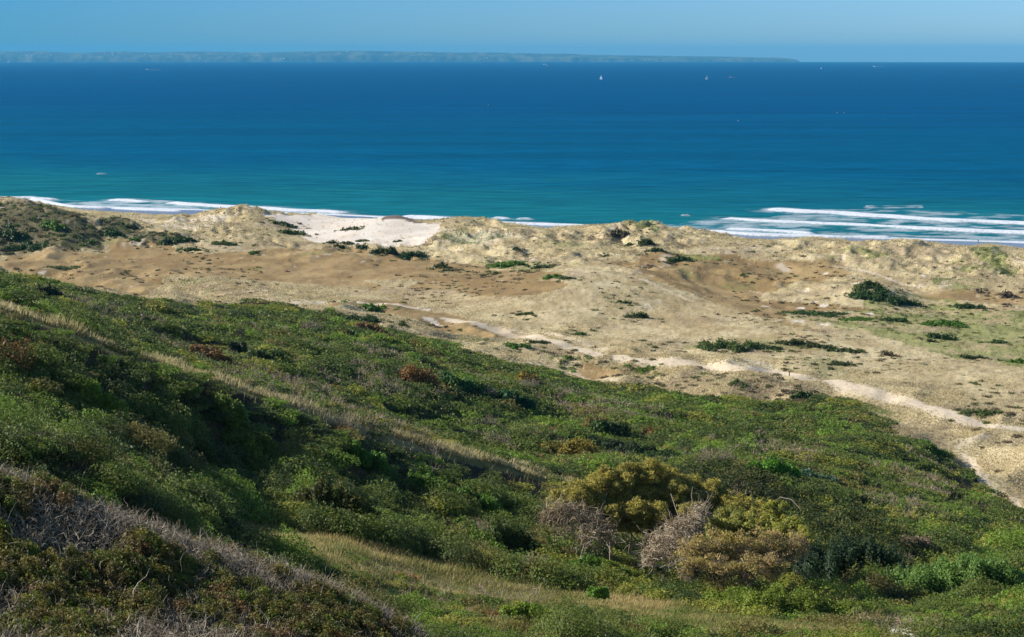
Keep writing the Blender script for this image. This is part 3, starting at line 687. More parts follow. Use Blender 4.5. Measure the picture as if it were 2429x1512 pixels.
# ------------------------------------------------------------------ hillside scrub (a mass nobody could count)
scrub, grassp, heathp, twigp = [], [], [], []
cdist = lambda x, y: linedist(CREST, x, y, 60.0)
BARE = []                                   # spots left free for single plants
DARKZ = hits([(1480, 1130), (1700, 1110), (1900, 1190), (2000, 1240), (2150, 1290), (2200, 1400), (2080, 1440), (1980, 1380), (1900, 1290), (1800, 1200), (1600, 1150)])
IVYZ = hits([(2160, 1245), (2429, 1265), (2560, 1280), (2560, 1420), (2429, 1430), (2280, 1400), (2200, 1300)])
YELZ = hits([(1690, 1400), (1900, 1385), (2080, 1400), (2100, 1470), (1900, 1480), (1700, 1450)])
spur = lambda x, y: None
for (ya, yb, sp) in ((26, 48, .62), (48, 80, .95), (80, 130, 1.35), (130, 220, 1.75), (220, 330, 2.3), (330, 520, 2.9)):
    gx, gy = jgrid(-.4 * yb - 8, .4 * yb + 8, ya, yb, sp)
    k = infrust(gx, gy, 5) & hillmask(gx, gy)
    gx, gy = gx[k], gy[k]
    cd = cdist(gx, gy); ton = inpoly(TONGUE, gx, gy, 2, 5, 33)
    path = np.zeros(len(gx), bool)
    for P in (SANDS[4], SANDS[5]): path |= inpoly(P, gx, gy, 1.5, 3, 3)
    for P, w in PATHS[-14:]: path |= linedist(P, gx, gy) < w * 1.1
    low = fbm(gx / 13, gy / 13, 3, 301)
    k = ~path & ((cd > np.where(gy < np.interp(gx / gy, CREST[:, 0] / CREST[:, 1], CREST[:, 1]), 3.4, 1.8) + 2.2 * low) | (fbm(gx / 4, gy / 4, 2, 380) > .5)) & (~ton | (low > -.04)) & ~inpoly(HEATH, gx, gy)
    gx, gy, low = gx[k], gy[k], low[k]
    gz = H(gx, gy)
    k = los(gx, gy, gz + 1.6)
    gx, gy, gz, low = gx[k], gy[k], gz[k], low[k]
    n = len(gx)
    dist = np.hypot(gx, gy)
    # nearer side of the spur: rough mixed shrubs; beyond it: even low thicket
    crest_v = np.interp(gx / gy, CREST[:, 0] / CREST[:, 1], CREST[:, 1])
    front = (gy < crest_v) & (gx / gy < .06)
    ton = inpoly(TONGUE, gx, gy, 2, 5, 33)
    size = rng.uniform(.7, 1.25, n) * sp
    big = (rng.random(n) < np.where(front, .2, .08)) & ~ton
    size = np.where(big, size * 1.7, size)
    rz = size * np.where(front, rng.uniform(.55, 1.15, n), rng.uniform(.35, .65, n)) * np.where(dist > 200, .75, 1)
    rz = rz * (.75 + .5 * sstep(-.3, .4, fbm(gx / 6, gy / 6, 2, 305)))
    rz = rz * np.where(big & front, 1.35, 1.0) * np.where(front, mix(.55, 1.35, vnoise(gx / 3.7, gy / 4.5, 77)), 1.0)
    rz = rz * mix(.35, 1.0, sstep(2.5, 9.0, np.minimum(cdist(gx, gy), 20)))
    rz = np.where(front, np.minimum(rz, mix(.35, 1.5, sstep(5.0, 16.0, np.minimum(cdist(gx, gy), 30)))), np.minimum(rz, 1.6))
    rz = np.where(ton, rz * .45, rz); size = np.where(ton, size * .7, size)
    f1 = fbm(gx / 18, gy / 24, 3, 310); f2 = fbm(gx / 7, gy / 8, 3, 311); f3 = fbm(gx / 30, gy / 30, 2, 312)
    w = np.stack([np.full(n, 1.1) + f1, .35 + np.clip(f1 * 2, 0, 1.5), .07 + np.clip(f2 - .15, 0, 1) * 2.5, .06 + np.clip(-f1, 0, 1) * .6 + front * .4, .10 + np.clip(f3, 0, 1) * 1.2 + front * .25, .004 + np.clip(f2 - .42, 0, 1) * 1.5 * front], 1)
    # patches of one kind growing together
    wx = gx + 5 * fbm(gx / 12, gy / 12, 2, 360); wy = gy + 6 * fbm(gx / 12 + 9, gy / 12, 2, 361)
    ps = np.where(front, 4.0, 9.0)
    kind = _TAB[np.floor(wy / (ps * 1.3)).astype(int) & 1023, np.floor(wx / ps).astype(int) & 1023]
    tall = _TAB[np.floor(wy / (ps * 1.3)).astype(int) + 300 & 1023, np.floor(wx / ps).astype(int) & 1023]
    rz = rz * mix(.55, 1.4, tall)
    w = w * .45
    for q_, (a_, b_) in enumerate(((0, .42), (.42, .68), (.68, .75), (.75, .84), (.84, 1.01), (2, 2))):
        w[:, q_] += (kind >= a_) & (kind < b_)
    dz = inpoly(DARKZ, gx, gy, 3, 8, 5); iv = inpoly(IVYZ, gx, gy, 3, 8, 6); yz = inpoly(YELZ, gx, gy, 2, 5, 7)
    w[dz] = (.25, 2.5, .02, .05, .02, 0); w[iv] = (1.2, .4, .25, .05, .9, 0); w[yz] = (.9, .05, 1.1, .2, .8, 0)
    size = np.where(dz | iv, size * 1.25, size); rz = np.where(dz | iv, rz * 1.7, rz); rz = np.where(yz, rz * 1.3, rz)
    base = pick(PAL, np.clip(w, 0.001, None))
    base = np.where(dz[:, None], base * .5, base)
    base = base * 1.28 * (1 + .18 * fbm(gx / 4, gy / 4, 2, 313))[:, None]
    hue = np.where((rng.random(n) < .5)[:, None], lin(np.array([G_YEL])), lin(np.array([G_OLV])))
    ls = np.maximum(.042, .00118 * dist) * rng.uniform(.85, 1.15, n)
    c = np.stack([gx, gy, gz - .12 * rz], 1)
    # some low spots are filled by dry grass instead
    size = np.where(front, size * 1.3, size)
    edge_ = linedist(EDGE, gx, gy, 30.0)
    rz = rz * mix(.5, 1.0, sstep(2, 22, edge_))
    g = rng.random(n) < np.where(front, .46, .12) + .3 * (edge_ < 7)
    s_ = ~g
    scrub.append(domes(c[s_], size[s_] * .78, size[s_] * .78, rz[s_], base[s_], ls[s_], .62, .16, hue[s_], depth=.42))
    m_ = g | (front & (rng.random(n) < .25))
    q = np.repeat(np.where(m_)[0], np.clip((9 * (sp / (.012 * dist[m_].mean() if m_.any() else 1)) ** 1).astype(int), 6, 26) if m_.any() else 0)
    if len(q):
        bx = gx[q] + rng.normal(size=len(q)) * sp * .45; by = gy[q] + rng.normal(size=len(q)) * sp * .45
        kc = rng.random(len(q))[:, None]
        gc = np.where(kc < .35, lin((150, 138, 92)), np.where(kc < .75, lin((100, 106, 54)), lin((84, 96, 70)))) * rng.uniform(.75, 1.2, (len(q), 1))
        di = np.hypot(bx, by)
        grassp.append(blades(bx, by, H(bx, by), rng.uniform(.45, 1.1, len(q)) * np.clip(sp * .7, .5, 1.0), np.maximum(.012, .0008 * di), gc, .3))

# ------------------------------------------------------------------ pale grass on the spur crest and in the hollow
def grass_zone(maskfn, x0, x1, y0, y1, s, hh, cols, wpx=.00075, lean=.3):
    gx, gy = jgrid(x0, x1, y0, y1, s)
    k = infrust(gx, gy, 5); gx, gy = gx[k], gy[k]
    k = maskfn(gx, gy); gx, gy = gx[k], gy[k]
    gz = H(gx, gy); k = los(gx, gy, gz + .8); gx, gy, gz = gx[k], gy[k], gz[k]
    n = len(gx)
    f = sstep(-.4, .4, fbm(gx / 4, gy / 4, 3, 321) + .3 * rng.normal(size=n))[:, None]
    c = mix(lin(cols[0]), lin(cols[1]), f) * rng.uniform(.75, 1.25, (n, 1))
    return blades(gx, gy, gz, hh * rng.uniform(.5, 1.2, n) * (.35 + 1.0 * vnoise(gx / 1.6, gy / 1.6, 4)), np.maximum(.01, wpx * np.hypot(gx, gy)), c, lean)
grassp.append(grass_zone(lambda x, y: linedist(CREST, x, y, 12) < (2.2 + 2.6 * fbm(x / 6, y / 6, 3, 322)) * mix(1.15, .75, sstep(-20, 10, x)), -70, 25, 108, 165, .16, .75, ((188, 174, 116), (222, 206, 152))))
grassp.append(grass_zone(lambda x, y: inpoly(TONGUE, x, y, 2, 5, 33) & (fbm(x / 13, y / 13, 3, 301) < .12), -25, 40, 44, 110, .11, .42, ((126, 132, 66), (194, 174, 114)), .0007))
BEHIND = hits([(0, 640), (200, 683), (400, 735), (300, 780), (0, 690)])
grassp.append(grass_zone(lambda x, y: inpoly(BEHIND, x, y, 8, 12, 9) & (fbm(x / 9, y / 9, 3, 323) > -.1), -180, -20, 200, 430, .8, .8, ((120, 122, 70), (160, 150, 100)), .0009))

# ------------------------------------------------------------------ foreground heath: small leaved mounds and grey dead twigs
gx, gy = jgrid(-30, 14, 21, 49, .34)
k = inpoly(HEATH, gx, gy, .6, 2, 3) & infrust(gx, gy, 3); gx, gy = gx[k], gy[k]
gz = H(gx, gy); n = len(gx)
fg = 1.3 * fbm(gx / 2.2, gy / 2.6, 3, 331) + .22 * rng.normal(size=n) - sstep(34, 42, gy) * .18 + sstep(31, 25, gy) * .36 - .10
isg = fg > -.02
w = np.stack([np.full(n, .6), np.full(n, .3), np.full(n, .35), np.full(n, .5), np.full(n, .35), np.full(n, .12)], 1)
base = pick([(106, 116, 46), (68, 82, 36), (142, 136, 56), (120, 110, 58), (116, 136, 46), (130, 102, 60)], w)
c = np.stack([gx, gy, gz - .05], 1)
hh = .18 + .42 * vnoise(gx / 1.6, gy / 1.6, 12) + .15 * vnoise(gx / .7, gy / .7, 13)
sz = rng.uniform(.26, .42, n)
heathp.append(domes(c[isg], sz[isg], sz[isg], hh[isg], base[isg], np.full(isg.sum(), .045), 1.0, .3, np.repeat(lin(np.array([[120, 96, 48]])), isg.sum(), 0), facing=False))
q = np.repeat(np.where(~isg | (rng.random(n) < .22))[0], 20)
b = np.stack([gx[q] + rng.normal(size=len(q)) * .16, gy[q] + rng.normal(size=len(q)) * .16, gz[q] + rng.uniform(0, .25, len(q))], 1)
d = rng.normal(size=(len(q), 3)) * 1.0 + np.array([0.1, 0, .8])
tc_ = mix(lin((142, 126, 104)), lin((228, 212, 184)), rng.random((len(q), 1)) ** 1.6) * rng.uniform(.7, 1.1, (len(q), 1))
twigp.append(chains(b, d, rng.uniform(.2, .6, len(q)), rng.uniform(.005, .014, len(q)), tc_, 4, .6)[:3])
q = np.where(rng.random(n) < .045)[0]
b = np.stack([gx[q], gy[q], gz[q]], 1); d = rng.normal(size=(len(q), 3)) * .5 + np.array([0, 0, 1.0])
twigp.append(chains(b, d, rng.uniform(.6, 1.4, len(q)), rng.uniform(.01, .026, len(q)), np.repeat(lin((206, 194, 176))[None], len(q), 0), 5, .35)[:3])
# undergrowth leaves between twigs
q = np.repeat(np.where(~isg)[0], 10); m_ = len(q)
P = np.stack([gx[q] + rng.normal(size=m_) * .2, gy[q] + rng.normal(size=m_) * .2, gz[q] + rng.uniform(0, .3, m_)], 1)
heathp.append(leaf_tris(P, unit(rng.normal(size=(m_, 3)) + [0, 0, .6]), rng.uniform(.03, .06, m_), pick([(70, 62, 36), (60, 70, 32), (90, 60, 44)], np.ones((m_, 3)))))
# dead stems poking out of the thicket, in drifts
gx, gy = jgrid(-130, 130, 55, 330, 1.5)
k = infrust(gx, gy, 5) & hillmask(gx, gy) & (fbm(gx / 14, gy / 18, 3, 391) > .27) & (rng.random(len(gx)) < .8); gx, gy = gx[k], gy[k]
gz = H(gx, gy); k = los(gx, gy, gz + 1.2); gx, gy, gz = gx[k], gy[k], gz[k]
q = np.repeat(np.arange(len(gx)), 12); m_ = len(q)
b = np.stack([gx[q] + rng.normal(size=m_) * .35, gy[q] + rng.normal(size=m_) * .35, gz[q] + rng.uniform(.2, .8, m_)], 1)
tc_ = mix(lin((150, 124, 98)), lin((206, 186, 160)), rng.random((m_, 1)))
twigp.append(chains(b, rng.normal(size=(m_, 3)) * .8 + np.array([0, 0, .9]), rng.uniform(.5, 1.2, m_), .00018 * gy[q] * rng.uniform(.6, 1.3, m_), tc_, 4, .45)[:3])
# long arching grass on the crest behind the heath
grassp.append(grass_zone(lambda x, y: (fbm(x / 3, y / 3, 3, 340) > -.1) & hillmask(x, y) & ~inpoly(HEATH, x, y), -32, 6, 41, 66, .22, .8, ((92, 96, 52), (150, 138, 92)), .0006, .45))

def stuff(name, parts, mat, label, cat=None):
    V, F, C = join(parts)
    o = link(name, mesh_np(name, V, F, C, mat), kind='stuff', label=label)
    return o
stuff('scrub_thicket', scrub, M_LEAF, 'mixed green and olive scrub covering the whole hillside')
stuff('heath', heathp, M_LEAF, 'low leafy heath on the shoulder nearest the look-out')
stuff('dead_twigs', twigp, M_TWIG, 'grey leafless twigs standing through the near heath')
stuff('hill_grass', grassp, M_GRASS, 'tall pale grass along the spur crest and in the hollow')

# ------------------------------------------------------------------ dune grass on the plain
def fieldval(grid, x, y):
    d = y - APEX
    return bil(grid, (x / d + AMAX) / (2 * AMAX), (np.log(d) - R0) / (R1 - R0))
dg = []
for (ya, yb, sp) in ((250, 420, .45), (420, 600, .62), (600, 930, .85)):
    gx, gy = jgrid(-.4 * yb, .4 * yb, ya, yb, sp)
    k = infrust(gx, gy, 12); gx, gy = gx[k], gy[k]
    k = ~hillmask(gx, gy) & (shore_s(gx, gy) < -62); gx, gy = gx[k], gy[k]
    fm = fieldval(FLATM, gx, gy); sn = fieldval(SANDM, gx, gy); gr_ = fieldval(gm, gx, gy)
    dens = (1 - sn * .985) * (1 - fm * .965) * (.55 + .45 * sstep(-.4, .3, fbm(gx / 12, gy / 12, 3, 351)))
    k = rng.random(len(gx)) < dens; gx, gy, gr_ = gx[k], gy[k], gr_[k]
    gz = H(gx, gy); k = los(gx, gy, gz + 1.0); gx, gy, gz, gr_ = gx[k], gy[k], gz[k], gr_[k]
    n = len(gx)
    f = sstep(-.5, .5, fbm(gx / 8, gy / 8, 3, 352) + .4 * rng.normal(size=n))[:, None]
    dh_ = fieldval(DARKH, gx, gy)[:, None]
    tone = mix(lin((204, 186, 138)), lin((238, 222, 174)), f)
    tone = mix(tone, lin((124, 114, 80)), dh_ * .85)
    tone = mix(tone, lin((160, 140, 114)), sstep(.1, .5, fbm(gx / 20, gy / 16, 3, 55))[:, None] * .6)
    tone = mix(tone, lin((124, 138, 62)), (gr_[:, None] > rng.random((n, 1)) * .9) * .85)
    q = np.repeat(np.arange(n), 3)
    hh = rng.uniform(.25, .7, n) * mix(1.0, 1.8, sstep(-260, -170, shore_s(gx, gy))) * (.5 + .7 * vnoise(gx / 9, gy / 9, 14))
    bx = gx[q] + rng.normal(size=len(q)) * sp * .2; by = gy[q] + rng.normal(size=len(q)) * sp * .2
    dg.append(blades(bx, by, gz[q], hh[q] * rng.uniform(.7, 1.1, len(q)), np.maximum(.10, .00062 * gy[q]), tone[q] * rng.uniform(.72, 1.15, (len(q), 1)), .6))
stuff('dune_grass', dg, M_GRASS, 'dry straw coloured marram grass over the dunes and plain')
# low bits of shrub, dead stems and cushions strewn over the plain
sg = []
for (ya, yb, sp) in ((250, 420, 3.2), (420, 900, 4.4)):
    gx, gy = jgrid(-.4 * yb, .4 * yb, ya, yb, sp)
    k = infrust(gx, gy, 12) & ~hillmask(gx, gy) & (shore_s(gx, gy) < -80); gx, gy = gx[k], gy[k]
    cl_ = fbm(gx / 24, gy / 30, 3, 371); sn = fieldval(SANDM, gx, gy); gr_ = fieldval(gm, gx, gy); dh_ = fieldval(DARKH, gx, gy)
    k = (rng.random(len(gx)) < sstep(.0, .5, cl_ + .1 * gr_ + .6 * dh_) * .8 + .03 + .15 * dh_) & (sn < .3); gx, gy, gr_, dh_ = gx[k], gy[k], gr_[k], dh_[k]
    n = len(gx); gz = H(gx, gy)
    r_ = rng.uniform(.25, .9, n) * (1 + .8 * dh_)
    w = np.stack([.3 + gr_ + dh_, .3 + dh_, np.full(n, .5), np.full(n, .35) * (1 - gr_)], 1)
    base = pick([(96, 112, 48), (70, 84, 42), (120, 104, 74), (96, 82, 64)], w)
    sg.append(domes(np.stack([gx, gy, gz - .05], 1), r_ * 1.5, r_ * 1.3, r_ * rng.uniform(.35, .6, n), base, np.maximum(.3, .0009 * gy), .9, .2, None))
stuff('dune_undergrowth', sg, M_LEAF, 'scattered low brown and green cushions among the dune grass')
print('tris', {o.name: len(o.data.polygons) for o in scene.objects if o.type == 'MESH'})
# ------------------------------------------------------------------ single shrubs, each a thing of its own
GP = 'shrubs dotted over the dune plain'; GH = 'shrubs standing out of the hillside scrub'; GF = 'flat green mats growing on open ground'
GRN, DKG, OLG, BRG, GRY, BRN, RST, GLD, BLG, YLG = (74, 98, 38), (46, 66, 32), (90, 96, 46), (98, 136, 36), (150, 134, 112), (120, 98, 74), (148, 112, 62), (164, 140, 50), (60, 104, 58), (134, 144, 52)
def shrub_mesh(u, v, w, h, c1, c2, lobes=5, flat=False, leaf=None, cover=1.0, seed=0, up=0.0):
    r = np.random.default_rng(int(u * 7 + v * 13) + seed)
    g = hit(u, v)
    Y = g[1]; sc = Y / 3373.0
    W_, Hh = w * sc, h * sc
    depth = W_ * .45 if not flat else min(W_ * .5, h * sc / ((CAM_Z - g[2]) / Y))
    n = max(1, lobes)
    t = (np.arange(n) + .5) / n * 2 - 1
    ox = t * W_ * .5 * (1 - 1.0 / (n + 1)) if n > 1 else np.zeros(1)
    ox = ox + r.normal(size=n) * W_ * .03
    env = np.sqrt(np.clip(1 - t ** 2 * .75, .1, 1)) if n > 1 else np.ones(1)
    oy = r.uniform(-.3, .3, n) * depth + depth * .35
    rx = W_ * (.62 / n + .08) * r.uniform(.85, 1.2, n) if n > 1 else np.array([W_ * .5])
    ry = np.maximum(rx * .8, depth * .45) if n > 1 else np.array([max(depth * .5, W_ * .4)])
    Hh = max(Hh * .45, Hh - (ry.max() + .15 * depth) * (CAM_Z - g[2]) / Y * (.4 if up else .9))
    rz = (Hh if not flat else min(.5, Hh)) * env * r.uniform(.75, 1.0, n)
    if n > 3:
        rz[r.integers(0, n)] *= .7
    bx, by = g[0] + ox, g[1] + oy
    c = np.stack([bx, by, H(bx, by) - .1 * rz + up], 1)
    if n >= 1 and not flat:               # each lobe breaks into smaller ones of uneven height
        m3 = 4
        j = np.repeat(np.arange(n), m3)
        c = c[j] + np.stack([r.normal(size=n * m3) * rx[j] * .42, r.normal(size=n * m3) * ry[j] * .35, np.zeros(n * m3)], 1)
        fz = r.uniform(.6, 1.05, n * m3); fr = r.uniform(.45, .75, n * m3)
        rx, ry, rz = rx[j] * fr, ry[j] * fr, rz[j] * fz
        n = n * m3
        c[:, 2] = H(c[:, 0] + 0, c[:, 1] + 0) - .1 * rz + up
    ls = np.full(n, leaf or max(.05, .0013 * Y))
    base = mix(lin(c1), lin(c2), r.random((n, 1)) * .7) * r.uniform(.85, 1.1, (n, 1)) * 1.3
    V, F, C = domes(c, rx, ry, rz, base, ls, cover, .24, np.repeat(lin(np.array([c2])), n, 0), facing=False, depth=.3)
    o = np.array([g[0], g[1] + depth * .35, float(H(g[0], g[1] + depth * .35))])
    return V - o, F, C, o, (c - o, rx, rz)
def shrub(u, v, w, h, c1, c2, label, group=GP, lobes=5, name='shrub', cat='shrub', flat=False, stems=False, cover=1.0, mat=None):
    V, F, C, o, (lc, rx, rz) = shrub_mesh(u, v, w, h, c1, c2, lobes, flat, None, cover, 0, .55 if group == GH else 0.0)
    me = mesh_np(name, V, F, C, mat or M_LEAF)
    if stems:
        ob = bpy.data.objects.new(name, None); scene.collection.objects.link(ob); ob.location = o
        link('foliage', me, ob)
        nb = 26
        k = rng.integers(0, len(lc), nb)
        b = np.stack([rng.normal(size=nb) * .15, rng.normal(size=nb) * .15, np.full(nb, -.1)], 1)
        tgt = lc[k] + np.stack([rng.normal(size=nb) * rx[k] * .4, -np.abs(rng.normal(size=nb)) * rx[k] * .5, rz[k] * rng.uniform(.3, .95, nb)], 1)
        dv = tgt - b; L = np.linalg.norm(dv, axis=1)
        Vs, Fs, Cs, _ = chains(b, dv / L[:, None], L, np.full(nb, .05) * rng.uniform(.5, 1.2, nb), np.repeat(lin((116, 104, 88))[None], nb, 0), 5, .18)
        link('branches', mesh_np('branches', Vs, Fs, Cs, M_TWIG), ob)
    else:
        ob = link(name, me); ob.location = o
    ob['label'] = label; ob['category'] = cat
    if group: ob['group'] = group
    return ob
P_ = [
 (878, 736, 52, 22, BRG, GRN, 'round bright green shrub alone beside the sandy track', 3, 0),
 (787, 578, 26, 8, DKG, OLG, 'small dark shrub at the left lower edge of the white sand', 2, 0),
 (824, 580, 34, 8, DKG, OLG, 'long low dark shrub under the white sand bowl', 4, 0),
 (806, 588, 24, 9, OLG, DKG, 'sparse little shrub on brown turf below the sand edge', 2, 0),
 (857, 591, 28, 12, GRN, DKG, 'rounded shrub between the sand bowl and the long bush', 2, 0),
 (916, 604, 64, 24, OLG, DKG, 'wind bent dark olive bush below the white sand', 5, 1),
 (975, 612, 64, 20, GRN, DKG, 'green tail of a bush trailing down the bank right of the wind bent one', 5, 0),
 (820, 547, 18, 6, DKG, OLG, 'tiny dark bush on white sand beside a slightly taller one', 1, 0),
 (842, 545, 18, 10, GRN, OLG, 'taller of two tiny bushes in the middle of the white sand', 1, 0),
 (1046, 637, 34, 20, OLG, DKG, 'dark olive bush on the brown flat', 3, 0),
 (1067, 643, 22, 8, DKG, OLG, 'small flat bush just right of the dark olive one', 2, 0),
 (1230, 597, 25, 11, DKG, GRN, 'single compact dark green cushion shrub on pale grass', 1, 0),
 (1205, 634, 84, 14, GRN, BRG, 'long low green shrub on the edge of the brown hollow', 7, 0),
 (1230, 630, 36, 16, BRG, GRN, 'bright hump rising behind the long low green shrub', 2, 0),
 (1282, 638, 52, 13, OLG, DKG, 'dull olive shrub at the right end of the long low one', 4, 0),
 (1169, 651, 20, 8, GRN, OLG, 'tiny green shrub left of the pale grassy hump', 1, 0),
 (1312, 662, 48, 15, GRN, BRG, 'green shrub lying over the crest of a grassy hump', 4, 0),
 (1347, 664, 38, 8, GRN, DKG, 'thin green strip of shrub trailing right off the hump', 4, 0),
 (1435, 611, 14, 8, DKG, GRN, 'lone dark dot of a shrub on the big pale dune', 1, 0),
 (1470, 570, 46, 20, BRN, DKG, 'brown green shrub high on the side of the big dune', 4, 0),
 (1490, 586, 26, 13, DKG, GRN, 'dark ball of a shrub below the brown green one on the dune', 1, 0),
 (1535, 583, 46, 20, DKG, OLG, 'dark slanting shrub right of the ball shaped one', 4, 0),
 (1555, 598, 44, 12, DKG, GRN, 'low shrub at the foot of the slanting dark one', 4, 0),
 (1610, 622, 56, 14, DKG, GRN, 'dark green streak of shrub running down the dune', 6, 0),
 (1540, 635, 30, 13, BRN, GRY, 'greyish twiggy shrub beside a patch of sand', 2, 0),
 (1764, 656, 12, 4, GRN, DKG, 'tiny green tuft alone in the wide brown basin', 1, 0),
 (2068, 690, 84, 26, GRN, OLG, 'mid green bush with a sand patch at its left', 5, 0),
 (2095, 716, 142, 30, DKG, GRN, 'largest dark green bush in front of the right hand dunes', 8, 1),
 (2300, 734, 70, 20, GRN, DKG, 'green hump of bush below the brown strip', 4, 0),
 (1935, 750, 130, 11, GRN, DKG, 'long hedge like low green shrub by the sand patches', 12, 0),
 (2035, 762, 80, 9, GRN, BRG, 'lower green continuation of the hedge like shrub', 8, 0),
 (2122, 766, 58, 16, DKG, GRN, 'dark oval bush between two patches of green grass', 3, 0),
 (2245, 776, 116, 20, GRN, BRG, 'broad bright green bush on the grassy flat', 7, 0),
 (2228, 806, 52, 21, GRN, DKG, 'domed green bush in dry grass with a small one beside it', 2, 0),
 (2207, 813, 22, 12, DKG, OLG, 'small bush tucked under the left of the domed one', 1, 0),
 (2370, 816, 44, 14, GRN, DKG, 'flattened green bush near the right edge of the plain', 2, 0),
 (2303, 853, 62, 16, DKG, OLG, 'dark drooping bush on the green slope at right', 4, 0),
 (2418, 864, 46, 16, BRG, GRN, 'bright green bush cut by the right edge', 3, 0),
 (1735, 832, 150, 32, GRN, OLG, 'wide green bush above the sandy junction', 8, 1),
 (1830, 832, 60, 14, DKG, GRN, 'dark right end piece beside the wide green bush', 4, 0),
 (1885, 822, 74, 24, OLG, DKG, 'twiggy olive bush right of the wide green one', 5, 0),
 (1945, 828, 74, 18, OLG, DKG, 'middle piece of the row of twiggy olive bushes', 5, 0),
 (2010, 838, 76, 14, DKG, OLG, 'low right end of the row of twiggy olive bushes', 6, 0),
 (2111, 847, 34, 15, BRN, DKG, 'small brown bush alone in pale grass', 2, 0),
 (2004, 869, 72, 13, DKG, OLG, 'thin dark bush below the olive row', 6, 0),
 (2320, 695, 18, 13, GRY, BRN, 'small bare grey bush on the far brown strip', 1, 0),
 (2396, 708, 38, 22, GRY, BRN, 'larger bare grey bush on the far brown strip', 3, 0),
 (2387, 726, 18, 11, GRY, BRN, 'bare grey bush just below the larger one', 1, 0),
 (1750, 913, 38, 10, GRN, OLG, 'green patch of shrub below the sandy track', 3, 0),
 (1903, 944, 48, 20, GRN, DKG, 'dark edged shrub where the thicket meets the track', 3, 0),
 (2342, 986, 72, 16, GRN, OLG, 'spreading green shrub above the track at right', 6, 0),
 (2218, 1080, 84, 34, GRN, BRG, 'rounded green bush at the corner of the thicket', 3, 1),
 (1512, 757, 50, 20, GRN, OLG, 'green shrub on the lee of a grassy hump', 3, 0),
 (1480, 722, 30, 9, GRN, DKG, 'slender green shrub above the grey stony ridge', 3, 0),
 (1382, 796, 28, 11, GRN, BRG, 'small green shrub in pale grass above the track', 2, 0),
 (1250, 748, 40, 9, OLG, GRN, 'faint olive shrub in the middle of the plain', 4, 0),
 (1225, 826, 62, 13, GRN, BRG, 'green shrub strip below the bend of the track', 5, 0),
 (1275, 815, 32, 9, DKG, GRN, 'small dark shrub touching the edge of the track', 2, 0),
 (1350, 852, 50, 9, BRG, OLG, 'pale green low shrub under the track', 5, 0),
 (1530, 884, 50, 9, BRG, OLG, 'low green shrub above the thicket edge', 5, 0),
 (955, 775, 34, 12, GRN, DKG, 'small round shrub by the bare sand rectangle', 2, 0),
 (122, 545, 66, 24, GRN, BRG, 'bright green bush high on the dark left hill', 4, 0),
 (25, 572, 70, 34, GRN, DKG, 'green bush on the near face of the left hill', 4, 0),
 (60, 592, 100, 14, GRN, DKG, 'dark green shrub belt at the foot of the left hill', 8, 0),
 (265, 558, 48, 18, DKG, GRN, 'dark bush on the second left mound', 3, 0),
 (310, 545, 36, 16, DKG, OLG, 'dark olive bush on the shoulder of the second mound', 3, 0),
 (430, 577, 78, 24, DKG, GRN, 'wide dark bush on the small mound left of the pale dune', 5, 0),
 (532, 582, 58, 12, GRN, OLG, 'green shrub at the left foot of the pale dune', 4, 0),
 (454, 596, 48, 10, GRN, DKG, 'flat green shrub on brown turf under the dark bush', 4, 0),
 (320, 571, 28, 8, GRN, BRG, 'small green shrub between the two dark mounds', 2, 0),
 (603, 601, 22, 6, GRN, BRG, 'tiny bright shrub in front of the pale dune', 2, 0),
 (214, 578, 32, 7, GRN, BRG, 'small green shrub at the right foot of the left hill', 2, 0),
 (690, 557, 66, 14, OLG, GRN, 'olive shrub on the right flank of the pale dune', 5, 0),
 (675, 538, 50, 12, DKG, GRN, 'dark shrub along the shaded crest of the pale dune', 4, 0)]
for u, v, w, h, c1, c2, lab, lo, st in P_:
    shrub(u, v, w, h, c1, c2, lab, GP, lo, stems=bool(st))
sat = []
for u, v, w, h, c1, c2, lab, lo, st in P_:
    g = hit(u, v); W_ = w * g[1] / 3373
    m3 = int(6 + W_ * 1.2)
    sx_ = g[0] + rng.normal(size=m3) * (W_ * .55 + .8); sy_ = g[1] + 1 + rng.normal(size=m3) * (W_ * .35 + 2.0)
    k = ~hillmask(sx_, sy_); sx_, sy_ = sx_[k], sy_[k]; m3 = len(sx_)
    if not m3: continue
    r_ = rng.uniform(.3, 1.0, m3)
    sat.append(domes(np.stack([sx_, sy_, H(sx_, sy_) - .05], 1), r_ * 1.4, r_ * 1.2, r_ * rng.uniform(.3, .7, m3), mix(lin(c1), lin((132, 116, 80)), rng.random((m3, 1)) * .8) * 1.2, np.full(m3, max(.25, .0009 * g[1])), 1.0, .2))
stuff('low_shrub_scraps', sat, M_LEAF, 'ragged low growth fringing the shrubs of the plain')
for u, v, w, h, lab in ((860, 573, 36, 7, 'larger flat green mat on the white sand'), (943, 574, 20, 5, 'smaller flat green mat on the white sand'), (150, 641, 84, 12, 'oval green mat on the brown turf at left')):
    shrub(u, v, w, h, GRN, OLG, lab, GF, 5, name='green_mat', cat='ground plant', flat=True, cover=1.4)
